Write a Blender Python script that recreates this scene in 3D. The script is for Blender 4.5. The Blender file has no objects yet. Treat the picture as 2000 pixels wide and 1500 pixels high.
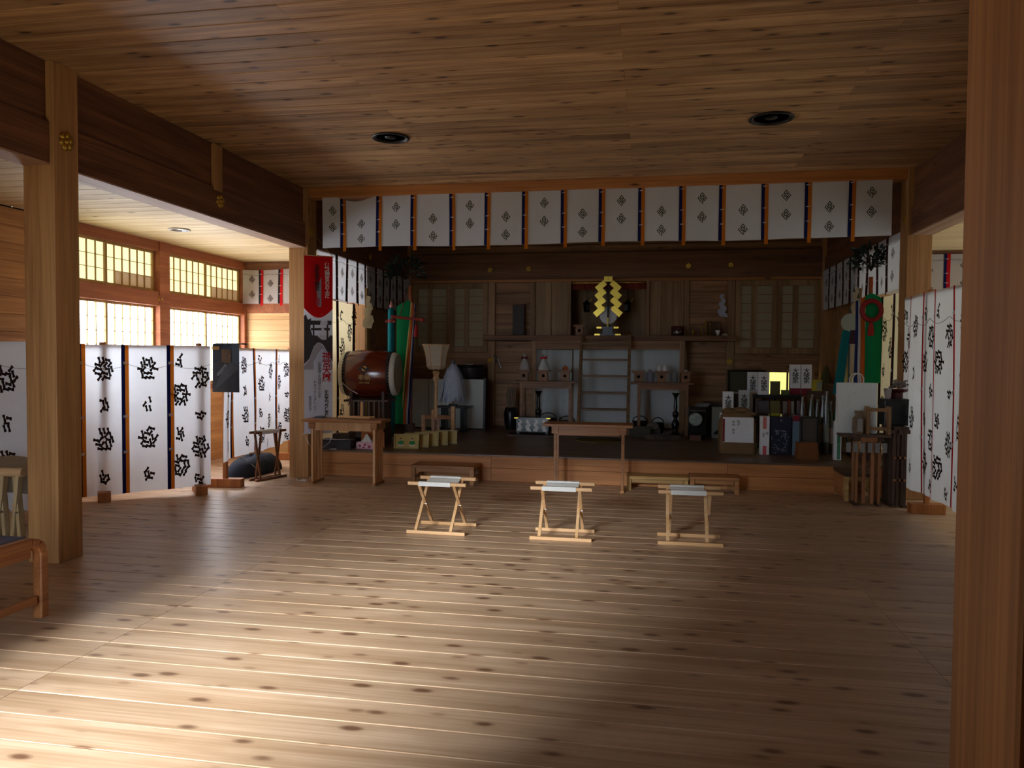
import bpy, math, random
from mathutils import Vector, Matrix
random.seed(7)
sc = bpy.context.scene
COL = sc.collection
# ------------------------------------------------------------------ camera
YAW, PITCH, ROLL, FPX, EYE = -0.1775, -0.0333, 0.0070, 1500.0, 1.5
_cw, _sw = math.cos(YAW), math.sin(YAW)
FWD = Vector((_sw*math.cos(PITCH), _cw*math.cos(PITCH), math.sin(PITCH)))
_r = Vector((_cw, -_sw, 0)); _u = _r.cross(FWD)
RGT = _r*math.cos(ROLL) + _u*math.sin(ROLL)
UPV = RGT.cross(FWD)
CAM = Vector((0, 0, EYE))
cd = bpy.data.cameras.new('camera'); cam = bpy.data.objects.new('camera', cd); COL.objects.link(cam)
cd.sensor_width = 36; cd.lens = FPX/2000*36; cd.clip_start = 0.05
m = Matrix.Identity(4)
for i, v in enumerate((RGT, UPV, -FWD)):
    for j in range(3): m[j][i] = v[j]
m.translation = CAM; cam.matrix_world = m; sc.camera = cam
# ------------------------------------------------------------------ light
w = bpy.data.worlds.new('sky'); sc.world = w; w.use_nodes = True
bg = w.node_tree.nodes['Background']; bg.inputs[0].default_value = (0.70, 0.84, 1.0, 1); bg.inputs[1].default_value = 9.0
sd = bpy.data.lights.new('daylight', 'SUN'); sun = bpy.data.objects.new('daylight', sd); COL.objects.link(sun)
sd.energy = 20.0; sd.angle = math.radians(21); sd.color = (0.90, 0.95, 1.0)
AZ, EL = math.radians(16), math.radians(22)   # it travels towards +Y, turned to +X
sun.rotation_euler = Vector((math.sin(AZ)*math.cos(EL), math.cos(AZ)*math.cos(EL), -math.sin(EL))).to_track_quat('-Z', 'Y').to_euler()
sc.view_settings.view_transform = 'Standard'; sc.view_settings.look = 'None'
sc.view_settings.gamma = 1; sc.view_settings.use_curve_mapping = False
sc.view_settings.exposure = 0.12
WIN_LOW, WIN_UP, WIN_DIM = 12.0, 1.2, 0.10       # brightness of the daylit paper panes
cy = sc.cycles
cy.use_denoising = True; cy.max_bounces = 8; cy.diffuse_bounces = 4; cy.glossy_bounces = 3
cy.transmission_bounces = 5; cy.transparent_max_bounces = 6; cy.sample_clamp_indirect = 4; cy.caustics_reflective = False; cy.caustics_refractive = False

def at(x, y, X=None, Y=None, Z=None):
    """a pixel of the photograph to the point where its ray meets a plane of the room"""
    d = FWD + RGT*((x-1000)/FPX) - UPV*((y-750)/FPX)
    if X is not None: k = (X-CAM.x)/d.x
    elif Y is not None: k = (Y-CAM.y)/d.y
    else: k = (Z-CAM.z)/d.z
    return CAM + d*k
# ------------------------------------------------------------------ materials
MATS = {}
def L(c):
    c = c.lstrip('#'); v = [int(c[i:i+2], 16)/255 for i in (0, 2, 4)]
    return tuple((x/12.92 if x <= .04045 else ((x+.055)/1.055)**2.4) for x in v) + (1,)
class NT:
    def __init__(s, name):
        s.m = bpy.data.materials.new(name); s.m.use_nodes = True; s.t = s.m.node_tree
        s.b = s.t.nodes['Principled BSDF']; s.out = s.t.nodes['Material Output']
    def n(s, k, **kw):
        n = s.t.nodes.new(k)
        for a, b in kw.items(): setattr(n, a, b)
        return n
    def l(s, a, b): s.t.links.new(a, b)
    def math(s, op, a, b=None, c=None):
        n = s.n('ShaderNodeMath', operation=op)
        for i, v in enumerate((a, b, c)):
            if v is None: continue
            if isinstance(v, (int, float)): n.inputs[i].default_value = v
            else: s.l(v, n.inputs[i])
        return n.outputs[0]
    def mix(s, f, a, b):
        n = s.n('ShaderNodeMix', data_type='RGBA')
        for i, v in ((0, f), (6, a), (7, b)):
            if isinstance(v, (int, float)): n.inputs[i].default_value = v
            elif isinstance(v, tuple): n.inputs[i].default_value = v
            else: s.l(v, n.inputs[i])
        return n.outputs[2]
    def ramp(s, f, stops):
        n = s.n('ShaderNodeValToRGB'); s.l(f, n.inputs[0]); e = n.color_ramp.elements
        while len(e) < len(stops): e.new(0.5)
        for q, (p, c) in zip(e, stops): q.position = p; q.color = c
        return n.outputs[0]
def wood(name, light, dark, axis=0, rough=.5, knot=.13, kn=(1.7, 5.0), var=.16, spec=.35, grain=1.0, knotc='3a2214', rnd=True, bmp=.12):
    if name in MATS: return MATS[name]
    M = NT(name); tc = M.n('ShaderNodeTexCoord'); oi = M.n('ShaderNodeObjectInfo')
    cmb = M.n('ShaderNodeCombineXYZ')
    for i, k in enumerate((37.0, 91.0, 53.0)): M.l(M.math('MULTIPLY', oi.outputs['Random'], k), cmb.inputs[i])
    va = M.n('ShaderNodeVectorMath', operation='ADD'); M.l(tc.outputs['Object'], va.inputs[0]); M.l(cmb.outputs[0], va.inputs[1])
    def sc_(a, b):
        s = [b, b, b]; s[axis] = a
        v = M.n('ShaderNodeVectorMath', operation='MULTIPLY'); M.l(va.outputs[0], v.inputs[0]); v.inputs[1].default_value = s
        return v.outputs[0]
    n1 = M.n('ShaderNodeTexNoise'); M.l(sc_(.55, 9*grain), n1.inputs['Vector']); n1.inputs['Scale'].default_value = 1; n1.inputs['Detail'].default_value = 3; n1.inputs['Distortion'].default_value = .6
    n2 = M.n('ShaderNodeTexNoise'); M.l(sc_(1.6, 75*grain), n2.inputs['Vector']); n2.inputs['Scale'].default_value = 1; n2.inputs['Detail'].default_value = 2
    g = M.math('ADD', M.math('MULTIPLY', n1.outputs[0], .62), M.math('MULTIPLY', n2.outputs[0], .38))
    c = M.ramp(g, [(.36, L(dark)), (.50, tuple((a+b)/2 for a, b in zip(L(light), L(dark)))), (.62, L(light))])
    if knot > 0:
        nz = M.n('ShaderNodeTexNoise'); M.l(sc_(4, 12), nz.inputs['Vector']); nz.inputs['Scale'].default_value = 1
        vo = M.n('ShaderNodeTexVoronoi'); vo.inputs['Scale'].default_value = 1; M.l(sc_(*kn), vo.inputs['Vector'])
        d = M.math('ADD', vo.outputs['Distance'], M.math('MULTIPLY', M.math('SUBTRACT', nz.outputs[0], .5), .16))
        k = M.n('ShaderNodeMapRange'); M.l(d, k.inputs[0]); k.inputs[1].default_value = knot*.45; k.inputs[2].default_value = knot; k.inputs[3].default_value = 1; k.inputs[4].default_value = 0
        k2 = M.n('ShaderNodeMapRange'); M.l(d, k2.inputs[0]); k2.inputs[1].default_value = knot*.7; k2.inputs[2].default_value = knot*2.2; k2.inputs[3].default_value = .45; k2.inputs[4].default_value = 0
        c = M.mix(k2.outputs[0], c, L(dark)); c = M.mix(M.math('MULTIPLY', k.outputs[0], .85), c, L(knotc))
    if rnd:
        br = M.math('ADD', M.math('MULTIPLY', oi.outputs['Random'], var), 1-var/2)
        hv = M.n('ShaderNodeHueSaturation'); M.l(c, hv.inputs['Color']); M.l(br, hv.inputs['Value']); c = hv.outputs[0]
    M.l(c, M.b.inputs['Base Color']); M.b.inputs['Roughness'].default_value = rough; M.b.inputs['Specular IOR Level'].default_value = spec
    bp = M.n('ShaderNodeBump'); bp.inputs['Strength'].default_value = bmp; bp.inputs['Distance'].default_value = .004; M.l(g, bp.inputs['Height']); M.l(bp.outputs[0], M.b.inputs['Normal'])
    MATS[name] = M.m; return M.m
def plain(name, col, rough=.6, metal=0, spec=.4, noise=.08, ns=30, alpha=None, trans=0, bump=0):
    if name in MATS: return MATS[name]
    M = NT(name); tc = M.n('ShaderNodeTexCoord'); n = M.n('ShaderNodeTexNoise'); M.l(tc.outputs['Object'], n.inputs['Vector']); n.inputs['Scale'].default_value = ns; n.inputs['Detail'].default_value = 3
    hv = M.n('ShaderNodeHueSaturation'); hv.inputs['Color'].default_value = L(col)
    M.l(M.math('ADD', M.math('MULTIPLY', n.outputs[0], noise*2), 1-noise), hv.inputs['Value'])
    M.l(hv.outputs[0], M.b.inputs['Base Color']); M.b.inputs['Roughness'].default_value = rough; M.b.inputs['Metallic'].default_value = metal; M.b.inputs['Specular IOR Level'].default_value = spec
    if trans: M.b.inputs['Transmission Weight'].default_value = trans; M.b.inputs['IOR'].default_value = 1.4
    if alpha is not None: M.b.inputs['Alpha'].default_value = alpha
    if bump:
        bp = M.n('ShaderNodeBump'); bp.inputs['Strength'].default_value = bump; bp.inputs['Distance'].default_value = .01; M.l(n.outputs[0], bp.inputs['Height']); M.l(bp.outputs[0], M.b.inputs['Normal'])
    MATS[name] = M.m; return M.m
def cloth(name, col, tr=.45, noise=.04):
    """thin woven cloth: part of the light that falls on its back comes through"""
    if name in MATS: return MATS[name]
    M = NT(name); t = M.t
    tc = M.n('ShaderNodeTexCoord'); n = M.n('ShaderNodeTexNoise'); M.l(tc.outputs['Object'], n.inputs['Vector']); n.inputs['Scale'].default_value = 6
    hv = M.n('ShaderNodeHueSaturation'); hv.inputs['Color'].default_value = L(col); M.l(M.math('ADD', M.math('MULTIPLY', n.outputs[0], noise*2), 1-noise), hv.inputs['Value'])
    M.b.inputs['Roughness'].default_value = .9; M.b.inputs['Specular IOR Level'].default_value = .1; M.l(hv.outputs[0], M.b.inputs['Base Color'])
    tr_ = M.n('ShaderNodeBsdfTranslucent'); M.l(hv.outputs[0], tr_.inputs[0]); mx = M.n('ShaderNodeMixShader'); mx.inputs[0].default_value = tr
    M.l(M.b.outputs[0], mx.inputs[1]); M.l(tr_.outputs[0], mx.inputs[2]); M.l(mx.outputs[0], M.out.inputs[0])
    MATS[name] = M.m; return M.m
def glow(name, col, s, var=0.0):
    """paper pane with daylight behind it"""
    if name in MATS: return MATS[name]
    M = NT(name); M.b.inputs['Base Color'].default_value = L('c8c4b0'); M.b.inputs['Roughness'].default_value = .9
    tc = M.n('ShaderNodeTexCoord'); n = M.n('ShaderNodeTexNoise'); M.l(tc.outputs['Object'], n.inputs['Vector']); n.inputs['Scale'].default_value = 1.3
    M.b.inputs['Emission Color'].default_value = L(col)
    M.l(M.math('MULTIPLY', M.math('ADD', M.math('MULTIPLY', n.outputs[0], var*2), 1-var), s), M.b.inputs['Emission Strength'])
    MATS[name] = M.m; return M.m
# woods
W_FLOOR = wood('floor_pine', 'c8aa8c', 'a48464', 0, rough=.38, knot=.235, kn=(3.9, 9.2), knotc='5e3c28', var=.14, spec=.45)
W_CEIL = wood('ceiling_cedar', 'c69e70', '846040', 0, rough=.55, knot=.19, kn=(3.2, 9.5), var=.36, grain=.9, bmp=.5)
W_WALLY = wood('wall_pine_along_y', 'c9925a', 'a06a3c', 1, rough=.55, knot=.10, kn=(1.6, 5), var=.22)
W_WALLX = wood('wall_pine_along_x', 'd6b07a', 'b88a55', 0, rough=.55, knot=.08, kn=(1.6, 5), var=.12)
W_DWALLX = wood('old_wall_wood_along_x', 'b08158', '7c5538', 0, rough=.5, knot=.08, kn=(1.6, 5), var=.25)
W_DWALLZ = wood('old_wall_wood_along_z', 'b08a60', '86623e', 2, rough=.5, knot=.05, kn=(1.6, 5), var=.15)
W_POST = wood('post_hinoki', 'bf8f5c', '94683e', 2, rough=.5, knot=.07, kn=(1.0, 4), var=.06, grain=.8)
W_POSTN = wood('near_post_cedar', 'c89458', '9c6e3e', 2, rough=.5, knot=.0, var=.0, grain=1.6)
W_BEAMY = wood('beam_along_y', '835539', '553322', 1, rough=.55, knot=.07, kn=(1.2, 4), var=.1)
W_BEAMX = wood('beam_along_x', '8e6244', '64402c', 0, rough=.55, knot=.07, kn=(1.2, 4), var=.1)
W_STRIPY = wood('pale_beam_soffit', 'b9987d', '9c7b62', 1, rough=.6, knot=0, var=0)
W_STEP = wood('stage_front_wood', 'cc8a50', 'a66a38', 0, rough=.5, knot=.10, kn=(1.2, 5), var=.08)
W_STAGE = wood('stage_floor_wood', '745a46', '5a4436', 0, rough=.4, knot=.04, var=.14, spec=.4)
W_SASH = wood('window_sash_wood', 'b08b50', '8c6a38', 2, rough=.6, knot=0, var=.1)
W_FRAME = wood('window_frame_wood', 'a8653c', '85482a', 1, rough=.6, knot=.03, var=.08)
# ------------------------------------------------------------------ mesh building
class MB:
    def __init__(s): s.v = []; s.f = []; s.mi = []; s.sm = []; s.M = Matrix.Identity(4)
    def add(s, vs, fs, m=0, smooth=False):
        b = len(s.v); s.v += [tuple(s.M @ Vector(p)) for p in vs]
        for f in fs: s.f.append(tuple(b+i for i in f)); s.mi.append(m); s.sm.append(smooth)
        return s
    def box(s, x0, x1, y0, y1, z0, z1, m=0):
        return s.add([(x0,y0,z0),(x1,y0,z0),(x1,y1,z0),(x0,y1,z0),(x0,y0,z1),(x1,y0,z1),(x1,y1,z1),(x0,y1,z1)],
                     [(0,3,2,1),(4,5,6,7),(0,1,5,4),(1,2,6,5),(2,3,7,6),(3,0,4,7)], m)
    def bar(s, a, b, w, h, m=0, up=(0,0,1)):
        """square bar from a to b, w wide (sideways) and h high"""
        a, b = Vector(a), Vector(b); d = (b-a).normalized(); u = Vector(up)
        if abs(d.dot(u)) > .98: u = Vector((0,1,0))
        x = d.cross(u).normalized(); u = x.cross(d)
        vs = []
        for p in (a, b):
            for i, j in ((-1,-1),(1,-1),(1,1),(-1,1)): vs.append(p + x*(i*w/2) + u*(j*h/2))
        return s.add(vs, [(0,1,2,3),(7,6,5,4),(0,4,5,1),(1,5,6,2),(2,6,7,3),(3,7,4,0)], m)
    def cyl(s, a, b, r0, r1=None, n=14, m=0, caps=True):
        a, b = Vector(a), Vector(b); r1 = r0 if r1 is None else r1; d = (b-a).normalized()
        x = d.orthogonal().normalized(); y = d.cross(x)
        vs = [p + (x*math.cos(2*math.pi*i/n) + y*math.sin(2*math.pi*i/n))*r for p, r in ((a, r0), (b, r1)) for i in range(n)]
        s.add(vs, [(i, (i+1)%n, n+(i+1)%n, n+i) for i in range(n)], m, True)
        if caps: s.add(vs, [tuple(range(n-1, -1, -1)), tuple(range(n, 2*n))], m)
        return s
    def lathe(s, prof, n=20, m=0, c=(0,0,0), axis=2, cap=True):
        vs = []; c = Vector(c)
        for r, z in prof:
            for i in range(n):
                a = 2*math.pi*i/n + (math.pi/n if n <= 8 else 0); p = (r*math.cos(a), r*math.sin(a), z)
                if axis == 0: p = (p[2], p[0], p[1])
                elif axis == 1: p = (p[0], p[2], p[1])
                vs.append(c+Vector(p))
        fs = [(k*n+i, k*n+(i+1)%n, (k+1)*n+(i+1)%n, (k+1)*n+i) for k in range(len(prof)-1) for i in range(n)]
        s.add(vs, fs, m, n > 8)
        if cap and prof[0][0] > 1e-4: s.add(vs, [tuple(range(n-1, -1, -1))], m)
        if cap and prof[-1][0] > 1e-4: s.add(vs, [tuple(range(len(vs)-n, len(vs)))], m)
        return s
    def tube(s, pts, r, n=6, m=0):
        pts = [Vector(p) for p in pts]; vs = []; x = None
        for i, p in enumerate(pts):
            d = (pts[min(i+1, len(pts)-1)] - pts[max(i-1, 0)]).normalized()
            x = d.orthogonal().normalized() if x is None else (x - d*x.dot(d)).normalized()
            y = d.cross(x)
            vs += [p + (x*math.cos(2*math.pi*k/n)+y*math.sin(2*math.pi*k/n))*r for k in range(n)]
        fs = [(i*n+k, i*n+(k+1)%n, (i+1)*n+(k+1)%n, (i+1)*n+k) for i in range(len(pts)-1) for k in range(n)]
        s.add(vs, fs, m, True); s.add(vs, [tuple(range(n-1,-1,-1)), tuple(range(len(vs)-n, len(vs)))], m)
        return s
    def prism(s, pts, y0, y1, m=0):
        """outline in x,z pushed from y0 to y1"""
        n = len(pts); vs = [(p[0], y0, p[1]) for p in pts] + [(p[0], y1, p[1]) for p in pts]
        return s.add(vs, [tuple(range(n)), tuple(range(2*n-1, n-1, -1))] + [(i, n+i, n+(i+1)%n, (i+1)%n) for i in range(n)], m)
    def grid(s, fn, nu, nv, m=0, smooth=True):
        vs = [fn(i/nu, j/nv) for j in range(nv+1) for i in range(nu+1)]
        return s.add(vs, [(j*(nu+1)+i, j*(nu+1)+i+1, (j+1)*(nu+1)+i+1, (j+1)*(nu+1)+i) for j in range(nv) for i in range(nu)], m, smooth)
    def ball(s, c, r, n=10, m=0, sz=1.0):
        return s.lathe([(max(1e-5, r*math.sin(math.pi*k/n)), -r*sz*math.cos(math.pi*k/n)) for k in range(n+1)], n=max(10, n), m=m, c=c)
    def mesh(s, name, mats):
        me = bpy.data.meshes.new(name); me.from_pydata(s.v, [], s.f)
        for x in (mats if isinstance(mats, (list, tuple)) else [mats]): me.materials.append(x)
        me.polygons.foreach_set('material_index', s.mi); me.polygons.foreach_set('use_smooth', s.sm); me.update()
        return me
    def build(s, name, mats, parent=None, label=None, bevel=0, **kw):
        return put(name, s.mesh(name, mats), parent, label, bevel, **kw)
def put(name, me, parent=None, label=None, bevel=0, cat=None, group=None, kind=None, loc=None, rot=None):
    o = bpy.data.objects.new(name, me); COL.objects.link(o)
    if parent: o.parent = parent
    if label: o['label'] = label
    if cat: o['category'] = cat
    if group: o['group'] = group
    if kind: o['kind'] = kind
    if loc is not None: o.location = loc
    if rot is not None: o.rotation_euler = rot
    if bevel:
        b = o.modifiers.new('b', 'BEVEL'); b.width = bevel; b.segments = 2; b.limit_method = 'ANGLE'; b.angle_limit = math.radians(50)
    return o
def thing(name, label, cat, loc=(0,0,0), rz=0, group=None, kind=None):
    return put(name, None, None, label, 0, cat=cat, group=group, kind=kind, loc=loc, rot=(0,0,rz))
def copy_thing(root, loc, rz=None, label=None, group=None):
    def cp(o, p):
        c = o.copy(); COL.objects.link(c); c.parent = p
        for k in list(o.children): cp(k, c)
        return c
    c = cp(root, None); c.location = loc
    if rz is not None: c.rotation_euler = (0, 0, rz)
    if label: c['label'] = label
    if group: c['group'] = group
    return c
def struct(name, label=None, cat='structure'):
    return thing(name, label, cat, kind='structure')
BOARDS = {}
def board(parent, name, mat, axis, c, ln, wd, th, face, ch=.004):
    """one board: runs along axis, c is its centre, chamfered on the face side (+1 or -1 along the third axis)"""
    key = (round(ln, 3), round(wd, 3), th, axis, face, mat.name)
    if key not in BOARDS:
        b = MB(); h = th/2; a = wd/2; q = face[1]
        sec = [(-a, -h*q), (a, -h*q), (a, (h-ch)*q), (a-ch, h*q), (-a+ch, h*q), (-a, (h-ch)*q)]
        vs = []
        cross = [i for i in range(3) if i not in (axis, face[0])][0]
        for e in (-ln/2, ln/2):
            for p, t in sec:
                v = [0, 0, 0]; v[axis] = e; v[cross] = p; v[face[0]] = t; vs.append(v)
        b.add(vs, [(0,1,2,3,4,5), (11,10,9,8,7,6)] + [(i, 6+i, 6+(i+1)%6, (i+1)%6) for i in range(6)])
        me = b.mesh(name, mat)
        import bmesh
        bm = bmesh.new(); bm.from_mesh(me); bmesh.ops.recalc_face_normals(bm, faces=bm.faces); bm.to_mesh(me); bm.free()
        BOARDS[key] = me
    return put(name, BOARDS[key], parent, loc=c)
exec_parts = True
# ================================================================== the setting
XL, XR, YS, YB, HC, HA = -4.16, 2.70, 9.18, 13.15, 3.575, 2.957   # post faces, stage front, back wall, hall ceiling, aisle ceiling
XW, XE, YE, YF = -6.20, 4.74, 11.03, -0.40                          # outer walls, end of the aisles, front wall
ST = 0.32                                                            # stage height
W_UNDER = plain('subfloor', '2a1c12', .9)
fl = MB().box(XW-.2, XE+.2, YF-.2, YB+.3, -.12, -.024).build('floor', W_UNDER, kind='structure', label='wide knotty pine floor of the hall and both aisles')
SEAM = [XW, -2.77, 1.39, XE]
P = .197; y = YF
while y < YS-.02 + 1.9:
    for k in range(3):
        a, b = SEAM[k], SEAM[k+1]
        if y > YS-.1:
            if k == 0: b = XL-.25
            elif k == 2: a = XR+.25
            else: continue
        board(fl, 'floor_board', W_FLOOR, 0, ((a+b)/2, y+P/2, -.012), b-a-.003, P-.003, .024, (2, 1), .0035)
    y += P
# hall ceiling
ce = MB().box(XL-.3, XR+.3, YF, YB+.2, HC+.02, HC+.06).build('ceiling', W_UNDER, kind='structure', label='board ceiling over the main hall')
JO = [XL-.1, -2.2, -.21, 1.5, XR+.1]
y = YF; r = 0
while y < 9.0:
    xs = [JO[0], JO[2], JO[4]] if r % 2 else [JO[0], JO[1], JO[3], JO[4]]
    for a, b in zip(xs, xs[1:]):
        if y < 2.0 and r % 2 == 0 and False: continue
        board(ce, 'ceiling_board', W_CEIL, 0, ((a+b)/2, y+.0975, HC+.01), b-a-.002, .192, .02, (2, -1), .006)
    y += .195; r += 1
# aisle ceilings
for a, b, lab in ((XW, XL-.25, 'board ceiling over the window aisle beyond the drum'), (XR+.25, XE, 'board ceiling over the aisle behind the red ribboned screen')):
    c = MB().box(a, b, YF, YE+.1, HA+.02, HA+.06).build('ceiling', W_UNDER, kind='structure', label=lab)
    y = YF if a < 0 else 4.0
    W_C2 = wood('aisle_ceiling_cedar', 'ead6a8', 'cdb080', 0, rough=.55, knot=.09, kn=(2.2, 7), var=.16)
    while y < YE:
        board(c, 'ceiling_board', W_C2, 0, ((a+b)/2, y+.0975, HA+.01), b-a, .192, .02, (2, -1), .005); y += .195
# stage ceiling and platform
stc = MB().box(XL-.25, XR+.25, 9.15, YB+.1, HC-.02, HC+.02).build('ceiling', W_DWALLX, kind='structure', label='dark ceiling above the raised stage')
sp = MB().box(XL-.24, XR+.24, YS+.03, YB, 0, ST-.022).build('stage_platform', W_UNDER, kind='structure', label='raised timber stage with a dark board floor')
y = YS
while y < YB-.01:
    board(sp, 'floor_board', W_STAGE, 0, ((XL+XR)/2, y+.1, ST-.011), XR-XL+.48, .197, .022, (2, 1), .003); y += .2
for z0, z1 in ((0, .155), (.158, ST-.022)):
    for a, b in ((XL-.0, -1.9), (-1.9, .9), (.9, XR)):
        MB().box(a+.001, b-.001, YS, YS+.03, z0, z1).build('riser_board', W_STEP, sp, bevel=.002)
# posts
def post(x0, x1, y0, y1, z1, lab, mat=None, name='trim_1'):
    return MB().box(x0, x1, y0, y1, 0, z1).build(name, mat or W_POST, kind='structure', label=lab, bevel=.006)
n = 0
POSTS = [(XL-.25, XL, 4.81, 5.05, HC, 'thick square post rising beside the bench'),
         (XL-.25, XL, 8.90, 9.15, HC, 'thick square post behind the red and white banner'),
         (XR, XR+.25, 8.90, 9.15, HC, 'square post beside the red ribboned screen'),
         (XR, XR+.25, 4.81, 5.05, HC, 'hall post hidden by the doorway post'),
         (XL-.25, XL, .70, .94, HC, 'hall post of the window side nearest the entrance'),
         (XL-.25, XL, 13.02, 13.27, HC, 'corner post at the back of the stage beside the leafy pole'),
         (XR, XR+.25, 13.02, 13.27, HC, 'corner post at the back of the stage by the rice sack'),
         (XL-.20, XL-.03, 10.93, 11.10, 2.853, 'slim post where the warm light tinted curtain on the stage ends'),
         (XR+.03, XR+.20, 10.93, 11.10, 2.853, 'slim post behind the green banner on the stage')]
for i, p_ in enumerate(POSTS): post(*p_[:4], p_[4], p_[5], name='trim_%d' % (i+1))
MB().box(.507, .757, 1.15, 1.40, 0, HC).build('trim_10', W_POSTN, kind='structure', label='tall orange brown post of the entrance, cut by the frame', bevel=.012)
# beams (lower beam, pale soffit, recessed upper wall with short strut)
for s, x0, x1 in ((0, XL-.25, XL), (1, XR, XR+.25)):
    side = 'window side' if s == 0 else 'screen side'
    for (a, b) in ((YF, .70), (.94, 4.81), (5.05, 8.90), (9.15, 13.02)):
        q = x1-.03 if s == 0 else x0+.03
        e = x0 if s == 0 else x1
        bm_ = struct('trim_%d' % (20+n), 'dark tie beam along the %s of the hall' % side if b < 9 else 'dark tie beam over the %s of the stage' % side); n += 1
        MB().box(min(q, e), max(q, e), a, b, 2.858, 3.15).build('beam', W_BEAMY, bm_, bevel=.005)
        MB().box(min(q, e)+.004, max(q, e)-.004, a, b, 2.846, 2.858).build('soffit', W_STRIPY, bm_)
        q2 = x1-.06 if s == 0 else x0+.06
        MB().box(min(q2, e), max(q2, e), a, b, 3.15, HC).build('upper_beam', W_BEAMY, bm_)
        if b < 9 and b-a > 2:
            mid = (a+b)/2-.02; MB().box(*( (x1-.06, x1-.02) if s == 0 else (x0+.02, x0+.06)), mid-.07, mid+.07, 3.12, HC-.01).build('strut', W_POST, bm_, bevel=.004)
MB().box(XL, XR, 8.93, 9.12, 3.46, HC).build('trim_40', W_STEP, kind='structure', label='lintel over the stage front above the white valance', bevel=.004)
# outer walls with boards
def wall_y(name, lab, X, face, a, b, z0, z1, mat, pitch=.173):
    wl = MB().box(X-.12 if face > 0 else X, X if face > 0 else X+.12, a, b, z0, z1).build(name, W_UNDER, kind='structure', label=lab)
    z = z0
    while z < z1-.02:
        h = min(pitch, z1-z); ys = [a, (a+b)/2+random.uniform(-.6, .6), b] if b-a > 3 else [a, b]
        for p0, p1 in zip(ys, ys[1:]): board(wl, 'wall_board', mat, 1, (X+face*.008, (p0+p1)/2, z+h/2), p1-p0-.002, h-.002, .02, (0, face), .004)
        z += pitch
    return wl
wall_y('wall_left', 'board wall of the window aisle before the windows', XW, 1, YF, 6.93, 0, HA, W_WALLY)
MB().box(XW-.12, XW, 6.93, YE, 0, 1.10).build('wall_left', W_WALLY, kind='structure', label='low wall under the paper windows')
MB().box(XE, XE+.12, YF, YE, 0, .9).build('wall_right', W_WALLY, kind='structure', label='low wall under the paper windows behind the red ribboned screen')
MB().box(XE, XE+.12, YF, 5.0, .9, HA).build('wall_right', W_WALLY, kind='structure', label='wall of the screen aisle before its windows')
def wall_x(name, lab, Y, a, b, z0, z1, mat, pitch=.173, th=.12):
    wl = MB().box(a, b, Y, Y+th, z0, z1).build(name, W_UNDER, kind='structure', label=lab)
    z = z0
    while z < z1-.02:
        h = min(pitch, z1-z); board(wl, 'wall_board', mat, 0, ((a+b)/2, Y-.008, z+h/2), b-a-.002, h-.002, .02, (1, -1), .004); z += pitch
    return wl
wall_x('wall_back', 'pale board wall closing the window aisle', YE, XW, XL-.25, 0, HA, W_WALLX)
wall_x('wall_back', 'pale board wall closing the screen aisle', YE, XR+.25, XE, 0, HA, W_WALLX)
for a, b, nm in ((XW, XL-.2, 'trim_41'), (XR+.2, XE, 'trim_42')):
    MB().box(a, b, YE-.05, YE-.02, 2.17, 2.33).build(nm, W_FRAME, kind='structure', label='rail across the end wall of the %s aisle' % ('window' if a < 0 else 'screen'))
    MB().box(a, b, YE-.06, YE-.02, 2.83, HA).build(nm.replace('41', '43').replace('42', '44'), W_BEAMX, kind='structure', label='dark head rail across the end wall of the %s aisle' % ('window' if a < 0 else 'screen'))
# front wall, behind the camera: wide doorway
for a, b, z0, z1 in ((XW, -4.05, 0, HC), (-2.05, XE, 0, HC), (-4.05, -2.05, 2.65, HC)):
    MB().box(a, b, YF-.12, YF, z0, z1).build('wall_front', W_DWALLX, kind='structure', label='entrance wall around the open doorway')
MB().box(XW, XE, YF-.12, YE+.12, HC+.05, HC+.12).build('ceiling', W_UNDER, kind='structure', label='roof deck above the ceilings')
MB().box(-1.22, -1.12, YF, 1.06, 0, HC).build('wall_front', W_DWALLX, kind='structure', label='unseen short partition added beside the doorway to block light')  # unseen partition put in to keep doorway light off the near floor
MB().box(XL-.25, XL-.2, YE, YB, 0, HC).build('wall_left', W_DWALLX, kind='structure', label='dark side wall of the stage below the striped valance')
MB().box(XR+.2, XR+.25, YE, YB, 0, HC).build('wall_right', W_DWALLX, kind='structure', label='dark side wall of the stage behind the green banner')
MB().box(-30, 30, -40, YF-.12, -.45, -.40).build('ground', plain('green_brown_ground', '6a6c58', .95, noise=.3, ns=3), kind='structure', label='unseen green brown ground added outside the entrance')  # unseen ground plane added so no sky light strikes the ceiling from below
MB().box(XW-.6, XE+.6, -2.1, YF-.12, 2.78, 2.90).build('light_block_eave', W_DWALLX, kind='structure', label='unseen eave slab added over the entrance to block high sky')  # unseen eave, added to cut high sky light on the floor
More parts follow.
